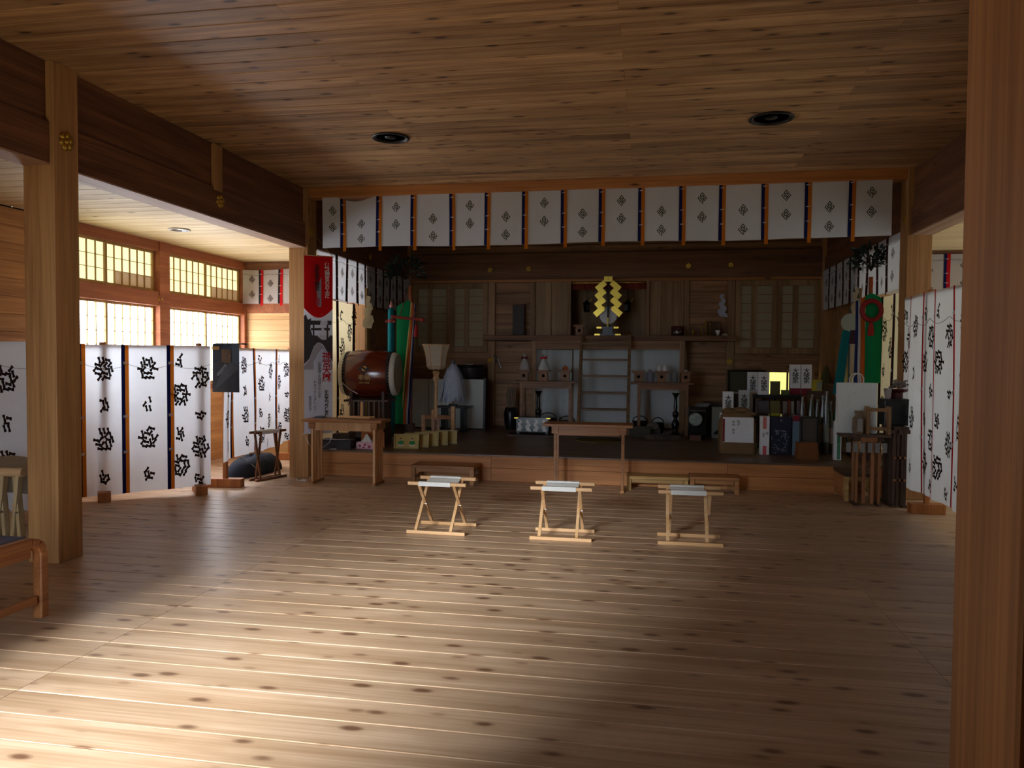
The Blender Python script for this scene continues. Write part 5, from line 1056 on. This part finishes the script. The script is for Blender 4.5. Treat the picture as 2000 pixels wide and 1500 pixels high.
MB().cyl((0, 0, 0), (0, 0, zz(600)), .014, n=8).build('pole', LACQ, t); MB().cyl((0, -.03, zz(630)), (0, -.012, zz(630)), .115, n=28).build('pale_disc', plain('pale_disc', 'a8b0a8', .5), t)
g = MB(); g.grid(lambda u, v: (-.10-.10*v+(.10+.02*v)*u, -.035-.01*math.sin(6*u), zz(645)+(zz(770)-zz(645))*v), 5, 10); g.build('teal_cloth', TEAL, t); g = MB(); g.grid(lambda u, v: (-.0+.09*u-.02*v, -.035, zz(645)+(zz(672)-zz(645))*v), 4, 4); g.build('dark_red_cloth', plain('dark_brocade', '3a2030', .8), t); g = MB(); g.grid(lambda u, v: (.0+.09*u*(1-.6*v), -.030, zz(672)+(zz(730)-zz(672))*v), 4, 6); g.build('cream_cloth', cloth('cream_paper', 'c8bca0', .3), t); MB().box(-.1, .1, -.1, .1, 0, .03).build('base', W_DARKT, t)
# ================================================================== sake boxes, sacks and bottles on the sake side
def pbox(nm, lab, cat, x0, y0, x1, y1, Y, dep, mat, z0=None, lid=None, name2='carton', bev=.003, group=None):
    a, b = px(x0, y1, Y), px(x1, y0, Y); z = a.z if z0 is None else z0; h_ = b.z-z; hw2 = (b.x-a.x)/2
    t = thing(nm, lab, cat, ((a.x+b.x)/2, Y+dep/2, z), 0, group)
    MB().box(-hw2, hw2, -dep/2, dep/2, 0, h_-(.02 if lid else 0)).build(name2, mat, t, bevel=bev)
    if lid: MB().box(-hw2-.002, hw2+.002, -dep/2-.002, dep/2+.002, h_-.019, h_).build('lid', lid, t)
    return t, hw2, h_, -dep/2
CARD = plain('white_carton', 'e4e6e8', .7); CARD2 = plain('greyish_carton', 'b4b6b2', .7); REDC = plain('crimson_band', '7c1828', .7)
def strip(t, x0, x1, z0, z1, y, mat, nm='printed_band'): return MB().box(x0, x1, y-.0015, y, z0, z1).build(nm, mat, t)
# black tiered display shelf
t = thing('display_shelf', 'black two tier display shelf carrying the boxed sake', 'shelf', (px(1540, 780, 10.9).x, 11.05, ST)); 
S1, S2 = px(1520, 772, 10.8).z, px(1520, 815, 10.6).z
wl_, wr_ = px(1478, 780, 10.8).x-px(1540, 780, 10.9).x, px(1600, 780, 10.8).x-px(1540, 780, 10.9).x
MB().box(wl_, wr_-.20, -.20, .20, S1-ST-.05, S1-ST).build('upper_board', BLK, t, bevel=.003); MB().box(wl_, wr_-.18, -.38, .20, S2-ST-.03, S2-ST).build('lower_board', BLK, t, bevel=.003)
for x in (wl_+.02, (wl_+wr_)/2-.1, wr_-.22):
    MB().box(x-.015, x+.015, .15, .18, 0, S1-ST-.05).build('support', BLK, t)
for x in (wl_+.02, wr_-.20): MB().box(x-.015, x+.015, -.36, -.33, 0, S2-ST-.03).build('support', BLK, t)
SGp = 'tall white sake cartons with brush lettering'
for k, (x0, y0, x1, y1, Y, z0, lab, red, wm) in enumerate(((1481, 727, 1502, 772, 10.92, S1, 'white sake carton above the crimson box, first of the pair on the upper shelf', 0, CARD), (1502.5, 727, 1503+20, 772, 10.92, S1, 'x', 0, CARD))):
    pass
def sake(lab, x0, x1, ytop, Y, z0, h_=.40, redb=0, wm=CARD, txt='大徳家', dep=.10, g=SGp, side=False):
    a, b = px(x0, ytop, Y), px(x1, ytop, Y); hw2 = (b.x-a.x)/2; H_ = a.z-z0
    t = thing('sake_carton', lab, 'carton', ((a.x+b.x)/2, Y+dep/2, z0), 0, g)
    MB().box(-hw2, hw2, -dep/2, dep/2, 0, H_).build('carton', wm, t, bevel=.002)
    if redb: strip(t, -hw2, hw2, 0, redb, -dep/2, REDC)
    lettering(txt, .085, INK, t, XZ(0, -dep/2-.0025, H_-.05), spacing=.95, bold=.001)
    return t
sake('white sake carton toward the altar, with brush lettering, above the crimson band', 1461, 1480.5, 727, 11.3, ST, redb=.32)
sake('white sake carton standing on the black shelf before the lit window edge', 1481.5, 1503, 727, 10.90, S1)
sake('tall white sake carton before the lit window, toward the altar', 1544, 1564, 712, 11.02, S1-.0, redb=.09)
sake('tall white sake carton before the lit window, nearer the corner', 1565.5, 1586, 712, 11.02, S1-.0, redb=.09)
sake('white sake carton at the altar end of the display, beside the rice sack', 1412.5, 1433, 765, 10.45, ST)
sake('dull white sake carton rising just behind the rice sack', 1443.5, 1464.5, 762, 10.7, ST, wm=CARD2)
t, a, h_, yf = pbox('carton_box', 'plain grey carton between the two sake cartons behind the rice sack', 'box', 1433, 766, 1445, 840, 10.9, .10, plain('dull_grey_carton', '4c4c4a', .8), ST, lid=CARD2)
MB().box(wr_, wr_+.001, 0, .001, 0, .001) 
# upper shelf: small things
t, a, h_, yf = pbox('tin_box', 'olive brown tin standing on the black shelf against the lit window', 'tin', 1506, 745, 1524, 772, 10.95, .10, plain('olive_tin', '5a5030', .5), S1, lid=plain('olive_tin_lid', '6c6240', .5))
t, a, h_, yf = pbox('tin_box', 'low green tin beside the olive brown tin', 'tin', 1527, 762, 1541, 772, 10.90, .08, plain('green_tin', '4c5420', .5), S1, lid=plain('green_tin_lid', '5c6430', .5))
t, a, h_, yf = pbox('yellow_package', 'yellow package with a grey face beside the last tall sake carton', 'package', 1587, 742, 1606, 764, 10.6, .08, plain('yellow_pack', 'a89a20', .6), None, lid=plain('yellow_pack2', 'b0a030', .6)); strip(t, -a*.1, a*.9, .02, h_*.85, yf, plain('grey_label', '8a8a7c', .7), 'grey_label')
base = thing('wooden_crate', 'wooden crate under the yellow package', 'crate', (px(1597, 790, 10.7).x+.02, 10.72, ST)); zc = px(1597, 764, 10.6).z-ST
for zz_ in [q*.09 for q in range(int(zc/.09))]: MB().box(-.13, .13, -.14, -.125, zz_, zz_+.082).build('slat', W_DARKT, base)
MB().box(-.13, .13, -.124, .12, 0, zc).build('crate_body', W_DARKT, base)
t = thing('cone_parcel', 'olive cone shaped wrapped parcel in the corner by the white bag', 'parcel', (px(1613, 760, 11.5).x, 11.5, ST)); zz = px(1613, 716, 11.5).z-ST; MB().lathe([(.12, 0), (.13, zz*.5), (.09, zz*.8), (.02, zz), (.004, zz+.01)], 8).build('wrap', plain('olive_wrap', '4c4424', .8), t); MB().lathe([(.10, zz*.78), (.097, zz*.8)], 8).build('band', W_DARKT, t)
t, a, h_, yf = pbox('brown_carton', 'brown carton behind the row of bottles', 'box', 1614, 750, 1637, 778, 11.0, .16, plain('brown_card', '55402c', .8), ST, lid=plain('brown_card2', '604a34', .8))
# lower shelf packages
for k, (x0, x1, y0, c1, lab, nm) in enumerate(((1480, 1502, 783, '55525a', 'dark grey packet on the lower black shelf', 'grey_packet'), (1504, 1524, 783, '6a6030', 'packet with a yellow foot on the lower shelf below the tins', 'yellow_packet'), (1529, 1538, 784, '7c7468', 'slim cream packet on the lower shelf', 'cream_packet'), (1539, 1544, 782, '8c3a22', 'slim orange packet on the lower shelf', 'orange_packet'), (1545, 1551, 784, '8a8c84', 'slim grey white packet on the lower shelf', 'white_packet'), (1556, 1563, 783, '6c5a58', 'slim pinkish packet on the lower shelf', 'pink_packet'), (1564, 1572, 786, '8c888c', 'short pale packet at the corner end of the lower shelf', 'pale_packet'))):
    t, a, h_, yf = pbox(nm, lab, 'packet', x0, y0, x1, 815, 10.72, .07, plain(nm+'_c', c1, .6), S2+.0005); strip(t, -a*.8, a*.8, .01, h_*.22, yf, plain('yellow_label' if k == 1 else nm+'_label', 'b8b430' if k == 1 else '4a3c34', .6), 'label')  # one packet has a plain yellow label, the others dark brown
# bottles
for k, (x, yt, Y, c1, lab) in enumerate(((1567, 775, 10.35, '5c5a58', 'clear bottle nearest the shelf of packets'), (1584, 777, 10.30, '4c5450', 'pale clear bottle beside the shelf of packets'), (1586, 770, 10.50, '2c3830', 'dark green bottle behind the pale clear one'), (1596, 780, 10.40, '202c24', 'dark bottle in the middle of the bottle row'), (1607, 772, 10.22, '56605c', 'tall grey clear bottle in the bottle row'), (1614, 764, 10.15, '50585a', 'tallest grey bottle at the corner end of the row'), (1622, 784, 10.25, '3c4440', 'short bottle by the white paper bag'), (1633, 770, 10.30, '2c4438', 'green labelled bottle close to the white paper bag'))):
    zt_ = px(x, yt, Y).z-ST; t = thing('sake_bottle', lab, 'bottle', (px(x, 800, Y).x, Y, ST), group='bottles standing beside the display shelf'); m_ = plain('bottle_'+c1, c1, .12, spec=.8)
    MB().lathe([(.032, 0), (.036, .02), (.036, zt_*.6), (.024, zt_*.76), (.016, zt_*.86), (.016, zt_-.03)], 16).build('glass_body', m_, t); MB().lathe([(.018, zt_-.032), (.018, zt_), (1e-4, zt_+.001)], 12).build('cap', plain('cap_grey', '8c8884', .4), t); MB().lathe([(.0372, zt_*.2), (.0372, zt_*.5)], 16).build('label', plain('label_'+c1, '7c8078' if k % 2 else '8a7870', .7), t)
# rice sack with a sheet
t = thing('rice_sack', 'tied brown paper rice sack with a white lettered sheet and red edge', 'sack', (px(1442, 860, 9.95).x, 10.12, ST))
BAG = plain('sack_paper', '7a5c3c', .8, noise=.15, ns=8, bump=.5); a, b = px(1407, 860, 9.95).x, px(1478, 860, 9.95).x; hw2 = (b-a)/2; hz = px(1440, 805, 9.95).z-ST
g = MB(); g.grid(lambda u, v: ((abs(math.cos(2*math.pi*u))**.45*math.copysign(1, math.cos(2*math.pi*u)))*hw2*(1+.05*math.sin(3*v)-(.0 if v < .75 else (v-.75)*1.0)), (abs(math.sin(2*math.pi*u))**.45*math.copysign(1, math.sin(2*math.pi*u)))*.14*(1-(0 if v < .7 else (v-.7)*1.5)), hz*v+.006*math.sin(20*u)*v), 32, 10); g.build('sack_body', BAG, t)
g = MB(); g.ball((-.10, 0, hz+.0), .10, 8, sz=.45); g.ball((.04, -.02, hz+.015), .11, 8, sz=.4); g.build('knotted_top', BAG, t); MB().bar((.05, -.06, hz+.02), (.22, -.10, hz-.03), .07, .03).build('tied_ear', BAG, t, bevel=.01)
MB().box(-hw2+.03, hw2-.035, -.156, -.153, .145, .145+px(1440, 817, 9.95).z-px(1440, 866, 9.95).z).build('paper_sheet', CARD, t); MB().box(-hw2+.03, -hw2+.055, -.158, -.156, .15, .44).build('red_edge', REDC, t)
lettering('奉納 御米', .035, INK, t, XZ(-.06, -.1585, .42), spacing=1.2); lettering('氏子', .05, INK, t, XZ(0.0, -.1585, .43), spacing=.9)
t, a, h_, yf = pbox('white_carton', 'narrow white carton half hidden by the rice sack', 'box', 1405, 806, 1413, 872, 10.35, .06, CARD, ST); strip(t, -a, a, .0, .05, yf, plain('pink_foot', '8a6a68', .7)); strip(t, -a*.6, a*.6, h_-.10, h_-.03, yf, INK, 'printed_mark')
t, a, h_, yf = pbox('white_carton', 'narrow white carton with two pink noshi marks beside the rice sack', 'box', 1484, 813, 1503.5, 888, 9.96, .10, CARD, ST); strip(t, -a*.45, a*.35, h_-.16, h_-.01, yf, plain('pink_mark', 'c87068', .7)); strip(t, -a*.4, a*.4, .0, .11, yf, plain('pink_mark2', 'c05058', .7)); lettering('寿', .04, INK, t, XZ(a*.5, yf-.0025, h_-.20)); lettering('清酒', .03, INK, t, XZ(-a*.3, yf-.0025, h_-.21))
t, a, h_, yf = pbox('navy_box', 'navy blue box printed with white wave strokes', 'box', 1505, 815, 1546, 889, 9.98, .14, plain('navy_print', '10142a', .6), ST); lettering('八', .03, WINK, t, XZ(0, yf-.0025, h_-.03), vertical=False)
rr = random.Random(5); SIL = plain('white_print', '8890a0', .7)
for k in range(26):
    x, z = rr.uniform(-a*.8, a*.7), rr.uniform(.02, h_*.62); r_ = rr.uniform(.015, .04); a0 = rr.uniform(0, 6)
    MB().tube([(x+math.cos(a0+q*.6)*r_*(1-q*.1), yf-.002, max(.012, z+math.sin(a0+q*.6)*r_*(1-q*.1))) for q in range(6)], .0035, 4).build('printed_wave', SIL, t)
MB().bar((-a*.7, yf-.002, h_*.66), (a*.5, yf-.002, h_*.62), .002, .006).build('printed_wave', SIL, t)
t, a, h_, yf = pbox('pale_blue_box', 'slim pale blue box with a crimson cap beside the navy box', 'box', 1547, 812, 1562, 888, 10.0, .12, plain('pale_blue_card', '6e8290', .7), ST); strip(t, -a, a, h_-.07, h_, yf, REDC)
t, a, h_, yf = pbox('glass_showcase', 'dark framed glass case holding a small pale figure', 'case', 1564, 815, 1598, 872, 9.90, .16, plain('case_back', '4a4038', .5), ST+.10); g = MB()
for x in (-a, a-.012): g.box(x, x+.012, yf-.012, yf, 0, h_)
g.box(-a+.012, a-.012, yf-.012, yf, h_-.012, h_); g.box(-a+.012, a-.012, yf-.012, yf, 0, .012); g.build('frame', BLK, t); MB().box(-a, a, -.08, .08, -.10, -.001).build('plinth', W_DARKT, t); MB().lathe([(.02, .015), (.024, .05), (.014, .07), (1e-4, .09)], 12, c=(-.03, yf-.03, -.0)).build('pale_figure', MOCHI, t)
t = thing('cardboard_parcel', 'brown kraft paper parcel at the stage edge', 'parcel', (px(1578, 890, 9.65).x, 9.73, ST)); W_=(px(1600, 890, 9.65).x-px(1555, 890, 9.65).x)/2; g = MB(); g.grid(lambda u, v: (math.copysign(abs(math.cos(6.2832*u))**.4, math.cos(6.2832*u))*W_*(1-.08*v), math.copysign(abs(math.sin(6.2832*u))**.4, math.sin(6.2832*u))*.11*(1-.1*v), .19*v+.008*math.sin(17*u)*v), 28, 5); g.add([g.v[5*29+i] for i in range(28)], [tuple(range(28))]); g.build('wrapping', plain('kraft_paper', '7c4a24', .8, bump=.4), t); MB().bar((-W_*.7, 0, .192), (W_*.7, 0, .192), .03, .008).build('folded_seam', plain('kraft_paper', '7c4a24', .8), t)
t, a, h_, yf = pbox('tall_sign_box', 'tall white box with a green lettered stripe at the stage edge', 'sign', 1629, 823, 1644.5, 897, 9.62, .08, CARD, ST); strip(t, -a*.25, a*.65, .01, h_-.02, yf, plain('green_stripe', '4c8a6c', .7)); lettering('交通安全祈願', .045, plain('green_ink', '1c5a3c', .7), t, XZ(a*.2, yf-.003, h_-.03))
# items between altar and sake: clock like disc, frames
t = thing('round_silver_disc', 'round silver patterned disc on a reddish wooden foot', 'ornament', (px(1358, 820, 11.5).x, 11.5, ST)); MB().box(-.08, .08, -.05, .05, 0, .08).build('foot', wood('reddish_foot', '7a4a3c', '5a3228', 0, knot=0), t, bevel=.004); zc = px(1358, 819, 11.5).z-ST; MB().cyl((0, -.01, zc), (0, .01, zc), .092, n=30).build('disc', plain('mottled_silver', '98a49c', .3, metal=.5, noise=.9, ns=22), t); MB().lathe([(.09, -.012), (.10, 0), (.09, .012)], 30, c=(0, 0, zc), axis=1, cap=False).build('rim', BOLT, t)
t, a, h_, yf = pbox('black_box', 'black box behind the round silver disc', 'box', 1345, 795, 1380, 832, 11.72, .25, LACQ, ST); strip(t, -a*.9, a*.9, h_*.86, h_*.9, yf, W_DARKT, 'groove')
t = thing('paper_stack', 'slanting stack of white papers on the black box', 'paper', (px(1371, 790, 11.8).x, 11.86, ST+h_+.001), .3); 
for k in range(4): MB().box(-.09+.01*k, .08+.008*k, -.07, .07, .012*k, .012*k+.010).build('sheet', plain('dull_white', '8a8a86', .8), t)
t = thing('dark_cabinet', 'dark brown cabinet standing behind the framed bird picture', 'cabinet', (px(1396, 800, 12.3).x, 12.45, ST)); MB().box(-.17, .17, -.15, .15, 0, .52).build('body', W_DARKT, t, bevel=.004); cdoor = MB().box(-.16, .16, -.165, -.151, .02, .50).build('door', wood('cabinet_door_wood', '3c2c24', '2a1e18', 2, knot=0), t); MB().ball((.12, -.172, .27), .012, 6).build('knob', GOLD, cdoor)
t, a, h_, yf = pbox('framed_picture', 'framed picture of a dark bird leaning by the white cartons', 'picture', 1390, 795, 1410, 831, 11.9, .02, plain('picture_paper', '8a8a80', .7), ST+.0); MB().add([(-.05, yf-.002, .06), (.0, yf-.002, .05), (.05, yf-.002, .10), (.03, yf-.002, .14), (.0, yf-.002, .12), (-.03, yf-.002, .09)], [(0, 1, 2, 3, 4, 5)]).build('printed_bird', INK, t); MB().add([(.01, yf-.002, .16), (.05, yf-.002, .17), (.04, yf-.002, .21)], [(0, 1, 2)]).build('printed_leaf', plain('leaf_print', '3c5040', .7), t)
t = thing('wall_cabinet', 'dark open cabinet below the sliding screens beside the lit window', 'cabinet', (0, 0, 0)); a, b = px(1421, 722, 12.95), px(1492, 785, 12.95)
g = MB(); g.box(a.x, b.x, 12.92, 12.94, ST+.0, b.z+.0); g.build('lower_panel', W_DARKT, t); g = MB(); g.box(a.x, a.x+.03, 12.84, 13.08, b.z, a.z); g.box(b.x-.03, b.x, 12.84, 13.08, b.z, a.z); g.box(a.x+.03, b.x-.03, 12.84, 13.08, a.z-.03, a.z); g.box(a.x+.03, b.x-.03, 12.84, 13.08, b.z, b.z+.03); g.build('case', LACQ, t); MB().box(a.x+.03, (a.x+b.x)/2, 12.86, 12.87, b.z+.03, a.z-.03).build('olive_door', plain('olive_panel', '3e381c', .4), t)
# ------------------------------------------------------------------ tables at the screen side with bag and stool frame
offering_table('offering_table', 'pale slim legged offering table carrying the white paper bag', 1.96, 2.44, 8.38, 8.62, .745, (2.12, 2.34), n_leg=2, inset=.03, matt=W_DARKT, matl=wood('brown_slat', '9c6a44', '7a4c2c', 2, knot=0, var=.1), ap=.05)
for k in range(2):
    x = 2.19+.075*k; 
tt = bpy.data.objects['offering_table.001']
for x in (-.015, -.015+.08): MB().box(x-.016+.0, x+.016, -.1, -.068, .03, .71).build('leg', wood('brown_slat', '9c6a44', '7a4c2c', 2), tt)
for k in range(6):
    x = -.20+.07*k; MB().box(x, x+.045, -.128, -.124, .56, .66).build('paper_strip', plain('dull_white2', '7c7c7a', .8), tt)
t = offering_table('dark_offering_table', 'dark narrow table with close slats beside the pale one', 2.455, 2.60, 8.36, 8.80, .83, (2.475, 2.58), n_leg=4, inset=.03, matt=W_DARKT, matl=W_DARKT, ap=.05)
for x in (-.022, .022): MB().box(x-.012, x+.012, -.19, -.165, .02, .79).build('slat', W_DARKT, t)
for z in (.27, .50): MB().box(-.06, .06, -.19, -.165, z, z+.025).build('cross_rail', W_SANPO, t)
t = step_box('wooden_step', 'pale edged wooden step beside the stage under the offering table', 2.055, 2.42, 8.66, 9.15, .30, W_DARKT, W_PALE, legw=.045)
MB().box(-.18, -.170, -.20, .20, .03, .265).build('side_panel', W_DESK, t)
# white paper bag
a, b = px(1637, 820, 8.5), px(1712, 820, 8.5); bw2 = (b.x-a.x)/2; bh2 = px(1670, 748, 8.5).z-.746
t = thing('paper_bag', 'white paper carrier bag with rope handles on the offering table', 'bag', ((a.x+b.x)/2, 8.56, .7465)); BAGW = plain('white_bag_paper', 'd6dcd8', .6)
g = MB(); d_ = .055
g.grid(lambda u, v: (-bw2+2*bw2*u, -d_-.004*math.sin(3.1*v)*math.sin(9*u), bh2*v), 8, 8); g.grid(lambda u, v: (-bw2+2*bw2*u, d_, bh2*v), 2, 2)
for s in (-1, 1): g.grid(lambda u, v: (s*bw2-s*.02*math.sin(math.pi*u)*v, -d_+2*d_*u, bh2*v), 4, 2)
g.add([(-bw2, -d_, 0), (bw2, -d_, 0), (bw2, d_, 0), (-bw2, d_, 0)], [(0, 1, 2, 3)]); g.build('bag_body', BAGW, t)
for y in (-d_, d_): MB().tube([(-.055+.0, y, bh2-.03), (-.055, y, bh2+.05), (-.03, y, bh2+.09), (0, y, bh2+.10), (.03, y, bh2+.09), (.055, y, bh2+.05), (.055, y, bh2-.03)], .006, 6).build('rope_handle', WHM, t)
t = thing('patterned_pouch', 'small brown and white patterned pouch in front of the white bag', 'pouch', (px(1676, 800, 8.42).x, 8.415, .746)); MB().lathe([(.045, 0), (.06, .04), (.055, .16), (.03, .19), (.04, .24)], 10).build('pouch_body', plain('pouch_pattern', '6c5a48', .7, noise=.9, ns=28), t); MB().box(-.02, .03, -.062, -.058, .03, .16).build('pale_patch', plain('dull_white', '8a8a86', .8), t)
a, b = px(1690, 830, 8.44), px(1738, 830, 8.44)
t = thing('small_stool_frame', 'little pale wooden stool frame on the table beside the white bag', 'stool', ((a.x+b.x)/2, 8.44, .746)); hw2 = (b.x-a.x)/2
for x in (-hw2, hw2-.03):
    MB().cyl((x+.015, -.035, 0), (x+.015, -.035, .285), .019, n=12).build('leg', wood('pale_frame_wood', '94704a', '745434', 2, knot=0), t); MB().cyl((x+.015, .035, 0), (x+.015, .035, .285), .019, n=12).build('leg', wood('pale_frame_wood', '94704a', '745434', 2), t)
for z in (.04, .235): MB().box(-hw2+.02, hw2-.02, -.045, -.025, z, z+.035).build('rail', wood('pale_frame_wood', '94704a', '745434', 2), t)
t, a_, h_, yf = pbox('black_case', 'black case on the narrow dark table', 'case', 1728, 780, 1778, 808, 8.53, .22, LACQ, .8305, lid=BLK)
ctop = .831+h_
t = thing('red_tray', 'dark red tray with a folded foot on the black case', 'tray', (px(1755, 770, 8.6).x-.01, 8.64, ctop+.001)); MB().lathe([(.055, 0), (.06, .06), (.10, .075), (.13, .095), (.12, .095), (.09, .08)], 8).build('tray_body', plain('dark_red_tray', '4a1614', .4), t); MB().lathe([(.12, .096), (.05, .10), (1e-4, .10)], 8).build('red_lining', plain('red_lining', '7c1c18', .6), t)
t = thing('crumpled_paper', 'crumpled white paper streamers heaped on the red tray', 'paper', (px(1762, 750, 8.6).x-.02, 8.64, ctop+.103)); rr = random.Random(9); g = MB()
for k in range(60):
    a0 = rr.uniform(0, 6.28); r_ = rr.uniform(.02, .09); z = rr.uniform(0, .07); x, y = math.cos(a0)*r_, math.sin(a0)*r_; a1 = rr.uniform(0, 6.28); l_ = .05
    g.add([(x, y, z), (x+math.cos(a1)*l_, y+math.sin(a1)*l_, z+.02), (x+math.cos(a1)*l_-.01, y+math.sin(a1)*l_+.012, z+.03), (x-.01, y+.012, z+.012)], [(0, 1, 2, 3)])
g.build('paper_heap', plain('paper_heap_white', '8c847c', .8), t, kind='stuff'); MB().bar((.0, -.02, .0), (.12, -.04, .01), .04, .004).build('paper_strip', WHM, t)
t = thing('white_cup', 'tilted pale cup at the edge of the red tray', 'cup', (px(1735, 752, 8.56).x, 8.57, .8305+h_)); MB().lathe([(.022, 0), (.028, .01), (.04, .11), (.036, .11)], 16).build('cup_body', plain('pale_cup', 'a09894', .5), t); MB().lathe([(.03, .0), (.024, .006)], 14).build('foot', plain('pale_cup', 'a09894', .5), t)
